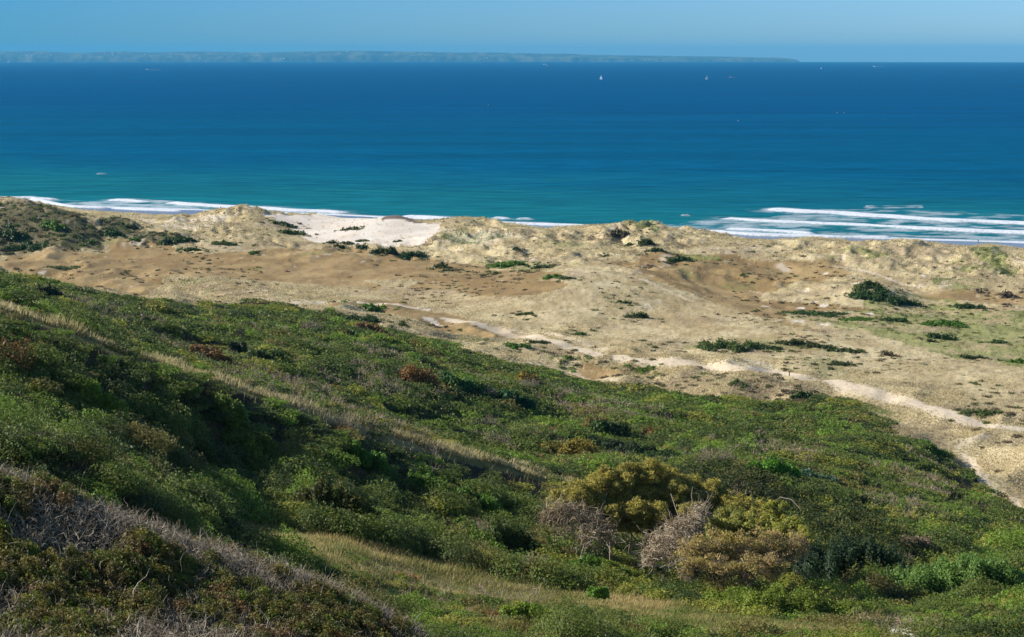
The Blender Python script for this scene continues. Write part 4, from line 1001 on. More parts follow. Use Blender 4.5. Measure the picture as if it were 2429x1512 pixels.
Hs = [
 (968, 912, 112, 58, RST, (104, 78, 40), 'rust red domed bush in the middle of the thicket', 1, 1),
 (1247, 910, 58, 30, GLD, (110, 96, 40), 'small orange yellow bush near the edge of the thicket', 1, 1),
 (928, 824, 84, 28, BRG, YLG, 'bright yellow green bush above the rust red one', 4, 0),
 (1092, 926, 110, 34, BLG, GRN, 'blue green bush right of the rust red dome', 4, 0),
 (1228, 972, 84, 44, DKG, BLG, 'round very dark green bush with a small bare one above it', 3, 1),
 (1412, 1022, 60, 46, OLG, RST, 'brownish peaked bush behind the green dome', 2, 0),
 (1440, 1035, 84, 46, GRN, DKG, 'green dome of ivy with a dark right side', 2, 1),
 (1358, 1092, 126, 58, OLG, GLD, 'olive gold domed bush above the old willow', 2, 1),
 (1440, 1066, 76, 26, DKG, (50, 62, 34), 'smooth dark green cushion behind the olive gold dome', 2, 0),
 (1500, 1080, 84, 28, DKG, (50, 62, 34), 'second smooth dark cushion, lower than its neighbour', 2, 0),
 (1572, 1094, 90, 26, DKG, GRN, 'dark trailing bush right of the two cushions', 4, 0),
 (1825, 1132, 122, 52, BRG, (80, 130, 30), 'brilliant green leafy bush in the dark thicket', 3, 1),
 (1918, 1140, 50, 22, (120, 138, 110), BLG, 'silvery green shrub right of the brilliant green one', 3, 0),
 (1962, 1152, 54, 22, (132, 150, 120), BLG, 'paler silvery shrub at the end of the pair', 3, 0),
 (500, 862, 110, 44, RST, (80, 66, 40), 'russet bush leaning over the spur crest', 3, 1),
 (560, 845, 50, 40, DKG, (40, 50, 34), 'black green bush behind the russet one', 2, 0),
 (640, 868, 90, 40, DKG, GRN, 'dark hollow bush right of the russet one', 3, 0),
 (120, 715, 54, 44, (58, 66, 50), DKG, 'bluish dark bush standing just behind the pale crest', 2, 0),
 (860, 775, 90, 32, DKG, GRN, 'dark green rounded bush on the thicket brow', 3, 0),
 (885, 790, 50, 22, RST, BRN, 'brown red bush under the dark rounded one', 2, 0),
 (800, 1258, 232, 138, (96, 96, 36), (70, 78, 30), 'great rounded olive bush at the foot of the spur', 5, 1),
 (1010, 1180, 120, 60, BRG, GRN, 'vivid green feathery bush on the spur flank', 4, 1),
 (1120, 1215, 130, 60, GRN, BRG, 'green bush right of the vivid feathery one', 4, 0),
 (1190, 1322, 200, 96, GRN, OLG, 'wide green bush below the spur end with bare twigs over it', 6, 1),
 (860, 1110, 150, 56, GRN, BRG, 'green bush high on the spur side', 5, 0),
 (230, 980, 110, 70, BRG, YLG, 'yellow green bush lit on the left spur face', 3, 1),
 (545, 1010, 70, 74, YLG, GRN, 'tall pale green bush in the middle of the spur face', 2, 0),
 (610, 1090, 80, 60, YLG, GRN, 'yellow green bush below the tall pale one', 2, 0),
 (1050, 1225, 36, 28, YLG, (150, 160, 60), 'small yellow leaved plant between green bushes', 2, 0),
 (1455, 1385, 70, 60, BRG, YLG, 'fresh green bush in front of the willow', 3, 0),
 (1385, 1372, 110, 54, GRN, BRG, 'green bush left of the fresh green one', 4, 0),
 (1420, 1432, 44, 34, (104, 134, 48), BRG, 'small lime green bush in the grass', 2, 0),
 (1250, 1480, 110, 34, BRG, YLG, 'low lime bush at the lower edge', 4, 0),
 (1880, 1470, 380, 84, (96, 116, 36), YLG, 'long yellow green bush in front of the dark thicket', 9, 1),
 (2290, 1400, 330, 96, (80, 112, 46), (112, 138, 62), 'glossy ivy covered bank at the right edge', 15, 1),
 (2020, 1395, 260, 150, (38, 58, 32), (52, 74, 42), 'tall dark evergreen bush behind the willow', 11, 1),
 (2100, 1388, 130, 74, YLG, OLG, 'yellow green bush half covered with pale twigs', 4, 1),
 (2185, 1312, 76, 40, GRY, BRN, 'dry pinkish bush sunk in the ivy', 3, 0),
 (2060, 1200, 40, 20, (150, 150, 90), OLG, 'pale yellow shrub in the right thicket', 2, 0)]
for u, v, w, h, c1, c2, lab, lo, st in Hs:
    shrub(u, v, w, h, c1, c2, lab, GH, lo, stems=bool(st))

# ------------------------------------------------------------------ old willow, bare branches, trunk on the ground
def P3(u, v, Y):
    kx, kz = rayk(u, v); return np.array([kx * Y, Y, CAM_Z + kz * Y])
BARK = plainmat('grey_bark', tuple(lin((142, 130, 116))), .85, .2, 9.0, .6, 1.25)
def limb_tubes(paths, sides=7):
    """paths: list of (points, radii) -> one skinned tube mesh"""
    Vs, Fs, o = [], [], 0
    for pts, rad in paths:
        pts = np.array(pts, float); n = len(pts)
        T = unit(np.gradient(pts, axis=0)); ref = np.array([.3, .9, .2])
        A1 = unit(np.cross(T, ref)); B1 = np.cross(T, A1)
        q = np.arange(sides) / sides * 2 * PI
        ring = pts[:, None] + np.array(rad)[:, None, None] * (np.cos(q)[None, :, None] * A1[:, None] + np.sin(q)[None, :, None] * B1[:, None])
        Vs.append(ring.reshape(-1, 3))
        i = np.arange(n - 1)[:, None] * sides; j = np.arange(sides)[None]
        Fs.append(np.stack([i + j, i + (j + 1) % sides, i + sides + (j + 1) % sides, i + sides + j], -1).reshape(-1, 4) + o)
        o += n * sides
    return np.concatenate(Vs), np.concatenate(Fs)
def crooked(a, b, n=8, wob=.08, sag=0.0):
    """a limb that winds smoothly from a to b"""
    a, b = np.array(a, float), np.array(b, float); n = n + 4
    t = np.linspace(0, 1, n)[:, None]; L = np.linalg.norm(b - a)
    w = sum(rng.normal(size=3) * np.sin(PI * k * t) / k ** .8 for k in (1, 2, 3, 5))
    return a + (b - a) * t + w * L * wob * .22 + np.array([0, 0, 1]) * (np.sin(t * PI) * sag * L)
def tree(name, root, stems, lobes, c1, c2, label, cat='tree', leaf=.12, cover=1.0, twig_n=500, r0=.15, up=.6):
    """stems leave the root and fork towards the crown lobes; lobes: (centre, radius)"""
    root = np.array(root, float)
    ob = bpy.data.objects.new(name, None); scene.collection.objects.link(ob); ob.location = root
    trunk, limbs, tips = [], [], []
    C0 = np.array([l[0] for l in lobes]); R0_ = np.array([l[1] for l in lobes])
    forks = []
    for s in range(stems):
        tgt = C0[int((s + .5) / stems * len(C0))]
        f = root + (tgt - root) * rng.uniform(.28, .42) + rng.normal(size=3) * .25
        a = root + np.array([rng.normal() * .35, rng.normal() * .3, -.25])
        trunk.append((crooked(a, f, 8, .3), np.linspace(r0, r0 * .62, 12))); forks.append(f)
    for c, r in zip(C0, R0_):
        f = forks[int(np.argmin([np.linalg.norm(f - c) for f in forks]))]
        limbs.append((crooked(f, c, 10, .34), np.linspace(r0 * .5, .03, 14)))
        for k in range(5):
            e = c + unit(rng.normal(size=3) + [0, -.5, .5]) * r * .85
            limbs.append((crooked(c, e, 7, .25), np.linspace(.032, .01, 11)))
    V, F = limb_tubes(trunk); link('trunk', mesh_np('trunk', V - root, F, None, BARK, True), ob)
    V, F = limb_tubes(limbs, 5); link('limbs', mesh_np('limbs', V - root, F, None, BARK, True), ob)
    n = len(C0)
    sub = 48                                    # each lobe breaks into smaller tufts
    R0_ = R0_ * 1.15
    cc = np.repeat(C0, sub, 0) + unit(rng.normal(size=(n * sub, 3)) + [0, -.1, .45]) * np.repeat(R0_, sub)[:, None] * rng.uniform(.2, .98, (n * sub, 1))
    rr = np.repeat(R0_, sub) * rng.uniform(.16, .36, n * sub)
    base = mix(lin(c1), lin(c2), rng.random((n * sub, 1))) * rng.uniform(.85, 1.12, (n * sub, 1)) * 1.4
    V, F, C = domes(cc, rr, rr, rr * .9, base, np.full(n * sub, leaf), cover, .22, np.repeat(lin(np.array([c2])), n * sub, 0), facing=False, depth=.5, up=up, long=1.5)
    k = rng.integers(0, n, twig_n)
    b = C0[k]; d = unit(rng.normal(size=(twig_n, 3)) + [0, -.4, .3])
    link('crown', mesh_np('crown', V - root, F, C, M_LEAF), ob)
    Vt, Ft, Ct, _ = chains(b + d * R0_[k][:, None] * .3, d, R0_[k] * rng.uniform(.5, .85, twig_n), rng.uniform(.01, .022, twig_n), np.repeat(lin((150, 136, 118))[None], twig_n, 0) * rng.uniform(.7, 1.1, (twig_n, 1)), 4, .4)
    link('twigs', mesh_np('twigs', Vt - root, Ft, Ct, M_TWIG), ob)
    ob['label'] = label; ob['category'] = cat
    return ob
def lob(L):
    return [(P3(u, v, Y), r * Y / 3373.0) for u, v, Y, r in L]
W1 = lob([(1345, 1200, 108, 38), (1385, 1190, 110, 52), (1430, 1170, 112, 50), (1480, 1160, 113, 54), (1530, 1160, 114, 56), (1580, 1168, 115, 52), (1625, 1188, 116, 50), (1670, 1190, 116, 50), (1720, 1205, 115, 48), (1765, 1225, 114, 44),
          (1800, 1255, 112, 40), (1500, 1230, 109, 50), (1560, 1250, 109, 48), (1440, 1235, 108, 42), (1640, 1240, 110, 42), (1500, 1190, 114, 50), (1560, 1195, 115, 50), (1440, 1200, 113, 46), (1610, 1215, 115, 44), (1690, 1225, 114, 42), (1740, 1235, 113, 40), (1400, 1220, 110, 40), (1350, 1190, 111, 40), (1465, 1185, 112, 48), (1530, 1200, 113, 48), (1655, 1215, 114, 44), (1775, 1250, 112, 36), (1590, 1195, 113, 46)])
b = hit(1515, 1335)
tree('willow_tree', b, 5, W1, (166, 152, 70), (142, 136, 66), 'wide old willow with a golden crown over dark limbs', leaf=.10, cover=1.3, twig_n=1800)
b = hit(1730, 1360)
W2 = lob([(1735, 1255, 106, 50), (1700, 1268, 105, 34), (1775, 1262, 105, 36)])
tree('willow_tree', hit(1740, 1330), 2, W2, (154, 150, 68), (130, 132, 62), 'smaller greener rounded willow under the right of the golden crown', leaf=.10, twig_n=200, r0=.12)
W3 = lob([(1650, 1320, 98, 44), (1700, 1310, 99, 48), (1755, 1320, 99, 50), (1810, 1305, 100, 48), (1860, 1310, 100, 44), (1640, 1355, 95, 36), (1700, 1358, 95, 40), (1770, 1360, 95, 40), (1830, 1350, 96, 40), (1890, 1300, 102, 36)])
tree('willow_tree', hit(1760, 1385), 5, W3, (168, 156, 72), (160, 136, 92), 'low brownish willow thicket thinning to bare twigs, in front of the golden one', leaf=.085, cover=.26, twig_n=4200, r0=.1)
W4 = lob([(1840, 1225, 108, 34), (1870, 1260, 106, 34), (1900, 1285, 104, 32), (1850, 1290, 105, 30)])
tree('willow_tree', hit(1880, 1340), 2, W4, (160, 154, 62), (128, 134, 56), 'narrow yellow green willow at the right end of the willows', leaf=.10, twig_n=160, r0=.09)
def tangle(name, base, lobes, n, label, cols=((146, 128, 104), (196, 178, 150)), thick=(.014, .05), L=(.7, 1.9), curl=.42, trunk_n=6, cat='dead tree'):
    base = np.array(base, float)
    ob = bpy.data.objects.new(name, None); scene.collection.objects.link(ob); ob.location = base
    C0 = np.array([l[0] for l in lobes]); R_ = np.array([l[1] for l in lobes])
    paths = []
    for i in range(trunk_n):
        c = C0[i % len(C0)]
        p = crooked(base + rng.normal(size=3) * [.3, .2, 0], c + rng.normal(size=3) * R_[i % len(C0)] * .3, 9, .4)
        paths.append((p, np.linspace(.06, .02, 13)))
    V, F = limb_tubes(paths, 6); link('limbs', mesh_np('limbs', V - base, F, None, BARK, True), ob)
    k = rng.integers(0, len(C0), n)
    b_ = C0[k] + unit(rng.normal(size=(n, 3))) * (R_[k] * rng.random(n) ** .5 * .8)[:, None]
    d = unit(rng.normal(size=(n, 3)) + (b_ - base) * .25)
    c = mix(lin(cols[0]), lin(cols[1]), rng.random((n, 1)))
    Vt, Ft, Ct, _ = chains(b_, d, rng.uniform(*L, n), rng.uniform(*thick, n), c, 5, curl)
    link('branches', mesh_np('branches', Vt - base, Ft, Ct, M_TWIG), ob)
    ob['label'] = label; ob['category'] = cat
    return ob
tangle('bare_willow', hit(1425, 1320), lob([(1330, 1215, 105, 36), (1370, 1225, 105, 44), (1410, 1245, 105, 44), (1340, 1255, 104, 38), (1390, 1275, 103, 40), (1440, 1265, 104, 34), (1305, 1225, 105, 26)]), 1000, 'leafless grey willow left of the golden crown')
tangle('bare_willow', hit(1590, 1345), lob([(1560, 1285, 102, 40), (1600, 1260, 103, 42), (1640, 1245, 103, 36), (1590, 1310, 101, 42), (1545, 1320, 101, 34), (1620, 1300, 101, 34), (1660, 1215, 105, 24)]), 1100, 'silvery bare tangle of branches in the middle of the willows', ((160, 144, 120), (214, 196, 168)))
def log(name, uvY, r, label):
    pts = np.array([P3(*q) for q in uvY]); t = np.linspace(0, len(pts) - 1, 22)
    P = np.stack([np.interp(t, np.arange(len(pts)), pts[:, i]) for i in range(3)], 1)
    P[1:-1] += rng.normal(size=(20, 3)) * .035
    rad = np.linspace(r, r * .35, 22) * (1 + .15 * np.sin(np.arange(22) * 1.7))
    o = P[0].copy()
    ob = bpy.data.objects.new(name, None); scene.collection.objects.link(ob); ob.location = o
    M_S = plainmat('silver_wood', tuple(lin((192, 180, 162))), .8, .2, 8.0, .65, 1.15)
    V, F = limb_tubes([(P, rad)], 9); link('trunk', mesh_np('trunk', V - o, F, None, M_S, True), ob)
    br = []
    for i in (5, 9, 13, 16):
        e = P[i] + unit(rng.normal(size=3) + [.4, -.2, .8]) * .9
        br.append((crooked(P[i], e, 7, .3), np.linspace(rad[i] * .6, .015, 11)))
    for q in br:
        V, F = limb_tubes([q], 6); link('side_branch', mesh_np('side_branch', V - o, F, None, M_S, True), ob)
    ob['label'] = label; ob['category'] = 'dead trunk'
g1 = hit(1512, 1350)
yy = g1[1]
log('fallen_trunk', [(1514, 1342, yy), (1535, 1330, yy), (1558, 1328, yy + .3), (1576, 1322, yy + .6), (1592, 1305, yy + 1)], .16, 'upper of two pale twisted trunks lying under the willows')
log('fallen_trunk', [(1510, 1340, yy - .2), (1530, 1345, yy - .3), (1560, 1342, yy - .2), (1590, 1348, yy), (1625, 1350, yy)], .15, 'lower pale trunk stretched flat along the grass')
# single bare shrubs standing out of the green
for u, v, w, h, n, lab in ((1122, 1020, 30, 34, 16, 'slim bare whitish sapling behind the spur crest'), (1160, 1022, 60, 34, 160, 'bare twiggy shrub right of the whitish sapling'),
                           (1265, 1372, 70, 62, 420, 'gnarled leafless thorn bush in the grassy hollow'), (1150, 1290, 130, 50, 500, 'grey bare branches over the wide green bush'),
                           (1030, 945, 50, 20, 150, 'pinkish dry shrub near the blue green bush'), (1160, 945, 48, 20, 200, 'pinkish umbrella shaped dry shrub on the slope'),
                           (1250, 928, 70, 24, 260, 'pale dry shrub below the orange yellow one'), (740, 788, 56, 24, 260, 'bleached bare shrub on the upper thicket'),
                           (1700, 1108, 100, 36, 420, 'grey leafless patch of shrub left of the brilliant green bush'), (1410, 1010, 50, 14, 160, 'pink grey dry shrub behind the dark cushion'),
                           (570, 810, 36, 36, 160, 'black bare shrub above the russet bush'), (1690, 1050, 24, 24, 80, 'short white twiggy stump in the right thicket'),
                           (2145, 1345, 60, 34, 200, 'pale dead twigs on top of the half covered bush'), (1180, 1060, 80, 26, 240, 'dry twiggy shrub on the far side of the crest')):
    g = hit(u, v); sc = g[1] / 3373.0
    r = max(w * .28, h * .45) * sc
    L_ = [(g + np.array([dx * w * sc * .3, .4, h * sc * .55]), r) for dx in ((-.8, .0, .8) if w > 40 else (0,))]
    tangle('bare_shrub', g, L_, n, lab, ((140, 122, 104), (190, 172, 150)) if 'black' not in lab else ((50, 46, 42), (90, 84, 76)), (.006 * sc / .03, .016 * sc / .03), (r * .5, r * 1.2), .45, 4, 'bare shrub')
# ------------------------------------------------------------------ far shore with its houses
HP = np.array([(-260, 130), (-150, 127), (0, 122), (60, 122), (100, 121.5), (150, 124), (200, 125), (250, 122.5), (300, 123), (350, 124), (400, 124), (440, 122.5), (500, 122.5), (560, 124), (620, 124.5), (700, 122.5), (760, 121.5), (800, 120.5), (850, 120.5),
               (900, 121), (960, 122.5), (1000, 123), (1080, 124.5), (1150, 124.5), (1213, 125.5), (1300, 127.5), (1340, 127), (1400, 130), (1470, 131.5), (1530, 132), (1600, 133), (1700, 134), (1800, 136), (1850, 137), (1872, 138.5), (1893, 143), (1897, 149)])
YH = 33500.0
uu = np.linspace(-260, 1897, 900)
vt = np.interp(uu, HP[:, 0], HP[:, 1]) + .5 * fbm(uu / 14, uu * 0, 4, 401) + .35 * rng.normal(size=len(uu)) * (rng.random(len(uu)) < .5)
prof = np.array([(0, -.02), (.02, .10), (.05, .34), (.10, .52), (.2, .66), (.35, .78), (.55, .90), (.8, 1.0), (1.2, .98), (2.0, .8), (3.0, -.1)])
rows = []
for (t, hgt) in prof:
    Y = YH + t * 1500 + 120 * fbm(uu / 60, uu * 0 + 3, 3, 402) * (1 - t / 3)
    kx, kz = rayk(uu, vt)
    top = np.maximum(4, CAM_Z + kz * (YH + 1200) - seaz(kx * Y, Y))
    X = kx * Y
    zz = seaz(X, Y) + top * np.clip(hgt + .05 * fbm(uu / 22, uu * 0 + t * 4, 4, 403) * (0 < t < .8), -.05, 1.02)
    rows.append(np.stack([X, Y, zz], 1))
HV = np.stack(rows, 0); nr, nc = HV.shape[:2]
idx = np.arange(nr * nc).reshape(nr, nc)
F = np.stack([idx[:-1, :-1], idx[:-1, 1:], idx[1:, 1:], idx[1:, :-1]], -1).reshape(-1, 4)
U2, T2 = np.meshgrid(uu, prof[:, 0])
hc = mix(lin((30, 50, 30)), lin((58, 76, 40)), sstep(-.3, .3, fbm(U2 / 26, T2 * 6, 3, 404))[..., None])
hc = mix(hc, lin((112, 112, 62)), (sstep(.18, .3, fbm(U2 / 20, T2 * 9, 2, 405)) * .8)[..., None])
cl = .5 * sstep(.2, .4, fbm(U2 / 9, T2 * 9, 3, 406) + .28 * (T2 < .06)) * (T2 < .25)
hc = mix(hc, lin((128, 116, 92)), (cl * .9)[..., None])
m, nt, out = newmat('headland_ground')
at = nd(nt, 'ShaderNodeAttribute', attribute_name='Col')
c = noise_mul(nt, at.outputs['Color'], .006, .7, 1.3, 6.0, nd(nt, 'ShaderNodeNewGeometry').outputs['Position'])
p = nd(nt, 'ShaderNodeBsdfPrincipled'); p.inputs['Roughness'].default_value = .9; nt.links.new(c, p.inputs['Base Color']); nt.links.new(p.outputs[0], out.inputs['Surface'])
link('headland', mesh_np('headland', HV.reshape(-1, 3), F, hc.reshape(-1, 3), m, True), kind='structure')
M_WALL = plainmat('pale_render', (.8, .78, .74), .8, .2, .05, .9, 1.05); M_ROOF = plainmat('slate_roof', (.16, .15, .16), .8, .2, .05)
def box(x0, x1, y0, y1, z0, z1):
    V = [(a, b_, c_) for a in (x0, x1) for b_ in (y0, y1) for c_ in (z0, z1)]
    return np.array(V, float), np.array([(0, 1, 3, 2), (4, 6, 7, 5), (0, 4, 5, 1), (2, 3, 7, 6), (0, 2, 6, 4), (1, 5, 7, 3)])
def gable(w, d, z0, z1):
    V = np.array([(-w, -d, z0), (w, -d, z0), (w, d, z0), (-w, d, z0), (-w, 0, z1), (w, 0, z1)], float)
    return V, [(0, 1, 5, 4), (2, 3, 4, 5), (1, 2, 5, 5), (3, 0, 4, 4), (3, 2, 1, 0)]
def polymesh(name, V, F, mat):
    me = bpy.data.meshes.new(name); me.from_pydata([tuple(q) for q in V], [], [tuple(dict.fromkeys(f)) for f in F]); me.update()
    me.materials.append(mat); return me
def on_head(u, frac):
    i = int(np.argmin(np.abs(uu - u))); r = np.interp(frac, np.arange(nr) / (nr - 1.0), np.arange(nr))
    a = int(r); f = r - a
    return HV[a, i] * (1 - f) + HV[min(a + 1, nr - 1), i] * f
def head_v(u, v):
    """point of the headland slope seen at (u, v)"""
    i = int(np.argmin(np.abs(uu - u))); col_ = HV[:8, i]
    kx, kz = rayk(u, v)
    e = (CAM_Z + kz * col_[:, 1]) - col_[:, 2]
    for a in range(7):
        if e[a] >= 0 >= e[a + 1] or e[a] <= 0 <= e[a + 1]:
            f = e[a] / (e[a] - e[a + 1] + 1e-9); return col_[a] * (1 - f) + col_[a + 1] * f
    return col_[int(np.argmin(np.abs(e)))]
def house(u, v, w, hh, label, name='house', cat='house'):
    p = head_v(u, v)
    ob = bpy.data.objects.new(name, None); scene.collection.objects.link(ob); ob.location = p; ob.rotation_euler = (0, 0, -.75 if w < 5 else -.3)
    w2 = w * 10 / 2; d2 = min(w2, 16); H_ = hh * 16
    V, F = box(-w2, w2, -d2, d2, -10, H_); link('wall', polymesh('wall', V, F, M_WALL), ob)
    V, F = gable(w2 + 1, d2 + 1, H_ + .05, H_ + hh * 4.5); link('roof', polymesh('roof', V, F, M_ROOF), ob)
    ob['label'] = label; ob['category'] = cat; ob['group'] = 'houses on the far shore'
HS = [(4, 128, 1.6, 1.2, 'white house at the left end of the far shore'), (39, 125.5, 1.6, .9, 'small house on the skyline of the far shore, left part'), (51, 133, 2.0, 1, 'low house halfway down the left slope'), (60, 129.5, 1.6, 1.2, 'bright house above the long terrace at left'),
 (64, 132.5, 3, 1, 'terrace of pale houses at left'), (76, 132, 4, .8, 'second pale terrace right of the first'), (97, 129.5, 1.6, 1.5, 'bright tall house on the left slope'), (122, 131.5, 3, .9, 'pale row under the ridge'),
 (211, 129, 4, .8, 'dim row of houses high on the slope'), (215, 132.5, 1.5, 1, 'small white house beside the bright cluster'), (221, 131, 5, 1.1, 'bright cluster of white houses'), (237, 135, 2.5, .8, 'pale house below the bright cluster'),
 (249, 126, 1.5, 1, 'skyline house left of the largest one'), (258, 129.5, 1.5, .8, 'tiny house under the skyline'), (268, 125.5, 4, 1.1, 'largest skyline house of the far shore'), (268, 131, 2.2, .9, 'white house straight below the largest skyline house'),
 (280, 125, 1.3, .9, 'skyline house right of the largest one'), (345, 130, 3, .8, 'pale houses on the ridge above the seafront'), (354, 125.5, 2, .9, 'skyline house above the seafront'), (360, 133.5, 2, .8, 'dim house above the right of the seafront'),
 (321, 139.5, 24, 1.1, 'long white seafront building'), (475, 138.5, 2.0, 1.2, 'white house alone on the shore'), (666, 139.5, 2, 1, 'bright white house by the water'), (673, 139, 3, .8, 'pale house right of the bright one by the water'), (690, 139, 6, .6, 'low pale quay buildings by the water'),
 (804, 125, 1.5, .9, 'white house under the highest skyline'), (824, 122, 4, .6, 'thin row along the highest skyline'), (915, 130, 4, .7, 'pale row in the middle slope'), (947, 122.5, 2.5, .7, 'skyline house in the middle'), (958, 122, 1.2, 1, 'bright skyline house in the middle'),
 (1134, 129, 1.2, .8, 'small bright house on the right slope'), (1140, 140.5, 1.5, .8, 'white house at the water, middle right'), (1155, 138, 2.5, .9, 'stepped white houses above the water'), (1217, 127, 2.5, .9, 'house at the foot of the mast'), (1246, 127, 3, .7, 'skyline house right of the mast'),
 (1290, 128, 4, .6, 'low buildings on the right skyline'), (1530, 142, 3, .6, 'pale buildings at the cliff foot')]
for h_ in HS: house(*h_)
# radio mast
p = head_v(1213, 126.5)
M_STEEL = plainmat('painted_steel', (.35, .33, .34), .6, .4)
mast = bpy.data.objects.new('radio_mast', None); scene.collection.objects.link(mast); mast.location = p
V, F = limb_tubes([([(0, 0, -5), (0, 0, 60), (0, 0, 118)], [2.2, 1.8, 1.0])], 6); link('pole', mesh_np('pole', V, F, None, M_STEEL), mast)
V, F = limb_tubes([([(x_, 0, z_), (x_ * .1, 0, z_ + .01), (-x_, 0, z_)], [.7, .7, .7]) for x_, z_ in ((7, 70), (5, 95), (3, 110))], 5); link('antenna', mesh_np('antenna', V, F, None, M_STEEL), mast)
mast['label'] = 'thin radio mast on the skyline of the far shore'; mast['category'] = 'mast'

# ------------------------------------------------------------------ boats
M_HULL = plainmat('white_hull', (.82, .83, .84), .4, .5, .3, .95, 1.03); M_SAIL = plainmat('sail_cloth', (.85, .86, .86), .8, .2, .2, .92, 1.03); M_SAIL_SHADE = plainmat('sail_cloth_shaded', (.55, .6, .62), .8, .2, .2)  # second sail cloth is greyed to carry the shade in its colour
M_DARK = plainmat('dark_glass', (.04, .05, .06), .2, .6); M_RED = plainmat('red_paint', (.45, .10, .08), .5, .4); M_FOAM = plainmat('wake_foam', (.75, .8, .82), .9, .1, .2, .6, 1.2)
def hull(L, B, D, n=14, m_=9):
    V, F = [], []
    for i in range(n):
        t = i / (n - 1); x_ = (t - .5) * L
        b_ = B * .5 * (1 - max(0, (t - .45) / .55) ** 2.2) * (.82 + .18 * min(1, t / .3)); sh = D * (1 + .35 * max(0, t - .4))
        for j in range(m_):
            a_ = (j / (m_ - 1) - .5) * PI
            V.append((x_, math.sin(a_) * max(b_, .02), sh - math.cos(a_) ** .6 * (sh + D * .35) if 0 < j < m_ - 1 else sh))
    for i in range(n - 1):
        for j in range(m_ - 1):
            k_ = i * m_ + j; F.append((k_, k_ + m_, k_ + m_ + 1, k_ + 1))
    for i in range(n - 1): F.append((i * m_, i * m_ + m_ - 1, (i + 1) * m_ + m_ - 1, (i + 1) * m_))
    F.append(tuple(range(m_)))
    return np.array(V), F
def sail(pts, belly, n=8):
    a_, b_, c_ = [np.array(q, float) for q in pts]                    # tack, clew, head
    V, F = [], []
    for side in (0, .05):
        for i in range(n + 1):
            for j in range(n + 1):
                s_, t_ = j / n, i / n
                q = (a_ * (1 - s_) + b_ * s_) * (1 - t_) + c_ * t_
                V.append(q + np.array([0, belly * math.sin(s_ * PI) * math.sin(t_ * PI) ** .7 + side, 0]))
    k_ = (n + 1) ** 2
    for i in range(n):
        for j in range(n):
            o = i * (n + 1) + j
            F.append((o, o + 1, o + n + 2, o + n + 1)); F.append((k_ + o, k_ + o + n + 1, k_ + o + n + 2, k_ + o + 1))
    return V, F
def wake(L, w0, w1, parent):
    n = 30; x_ = np.linspace(0, -L, n); ww = np.linspace(w0, w1, n) * (1 + .3 * rng.normal(size=n))
    V = np.concatenate([np.stack([x_, ww, np.full(n, .12)], 1), np.stack([x_, 0 * x_, np.full(n, .45)], 1), np.stack([x_, -ww, np.full(n, .12)], 1)])
    F = [(i, i + 1, n + i + 1, n + i) for i in range(n - 1)] + [(n + i, n + i + 1, 2 * n + i + 1, 2 * n + i) for i in range(n - 1)]
    link('wake', polymesh('wake', V, F, M_FOAM), parent)
def sailboat(u, v, mast_h, heading, label, sm=None, lean=0.0):
    p = on_sea(u, v); L = mast_h * .8
    ob = bpy.data.objects.new('sailing_boat', None); scene.collection.objects.link(ob); ob.location = p; ob.rotation_euler = (lean, 0, heading)
    V, F = hull(L, L * .3, L * .09); link('hull', polymesh('hull', V, F, M_HULL), ob)
    V, F = limb_tubes([([(L * .08, 0, L * .05), (L * .08, 0, mast_h * .5), (L * .08, 0, mast_h)], [.16, .14, .09])], 8); link('mast', mesh_np('mast', V, F, None, M_STEEL), ob)
    V, F = limb_tubes([([(L * .08, 0, L * .2), (-L * .2, .1, L * .2), (-L * .4, .2, L * .2)], [.1, .1, .08])], 6); link('boom', mesh_np('boom', V, F, None, M_STEEL), ob)
    V, F = sail([(L * .06, 0, L * .22), (-L * .4, .2, L * .22), (L * .06, 0, mast_h * .97)], L * .06); link('mainsail', polymesh('mainsail', V, F, sm or M_SAIL), ob)
    V, F = sail([(L * .48, 0, L * .13), (L * .1, .4, L * .16), (L * .09, 0, mast_h * .85)], L * .07); link('foresail', polymesh('foresail', V, F, sm or M_SAIL), ob)
    V, F = box(-L * .18, L * .05, -L * .07, L * .07, L * .08, L * .14); link('cabin', polymesh('cabin', V, F, M_HULL), ob)
    ob['label'] = label; ob['category'] = 'sailing boat'; ob['group'] = 'boats out at sea'
sailboat(1426, 188, 18, 2.45, 'white sailing boat seen nearly end on, left of the two')
sailboat(1677, 188, 17, 2.7, 'sailing boat with shaded grey sails beside the motor boat', M_SAIL_SHADE)
sailboat(1948, 163.5, 13, 2.4, 'tiny sailing boat near the horizon')
def motorboat(u, v, L, heading, label, wk=None, red=False):
    p = on_sea(u, v)
    ob = bpy.data.objects.new('motor_boat', None); scene.collection.objects.link(ob); ob.location = p; ob.rotation_euler = (0, 0, heading)
    V, F = hull(L, L * .28, L * .1); link('hull', polymesh('hull', V, F, M_RED if red else M_HULL), ob)
    V, F = box(L * .0, L * .28, -L * .09, L * .09, L * .1, L * .3); V[V[:, 2] > L * .2, 0] *= .85; link('wheelhouse', polymesh('wheelhouse', V, F, M_HULL), ob)
    V, F = box(L * .02, L * .275, -L * .093, L * .093, L * .2, L * .25); link('window_band', polymesh('window_band', V, F, M_DARK), ob)
    V, F = limb_tubes([([(L * .1, 0, L * .3), (L * .1, 0, L * .36), (L * .1, 0, L * .42)], [.12, .1, .06])], 6); link('mast', mesh_np('mast', V, F, None, M_STEEL), ob)
    if wk: wake(wk, L * .12, L * .35, ob)
    ob['label'] = label; ob['category'] = 'motor boat'; ob['group'] = 'boats out at sea'
motorboat(1733, 184, 15, 2.7, 'motor boat with red hull and white wheelhouse', 22, True)
motorboat(350, 165.5, 28, 2.8, 'long white boat trailing a wake on the left', 110)
motorboat(1292, 153, 38, 2.8, 'faint white boat just under the far shore', 40)
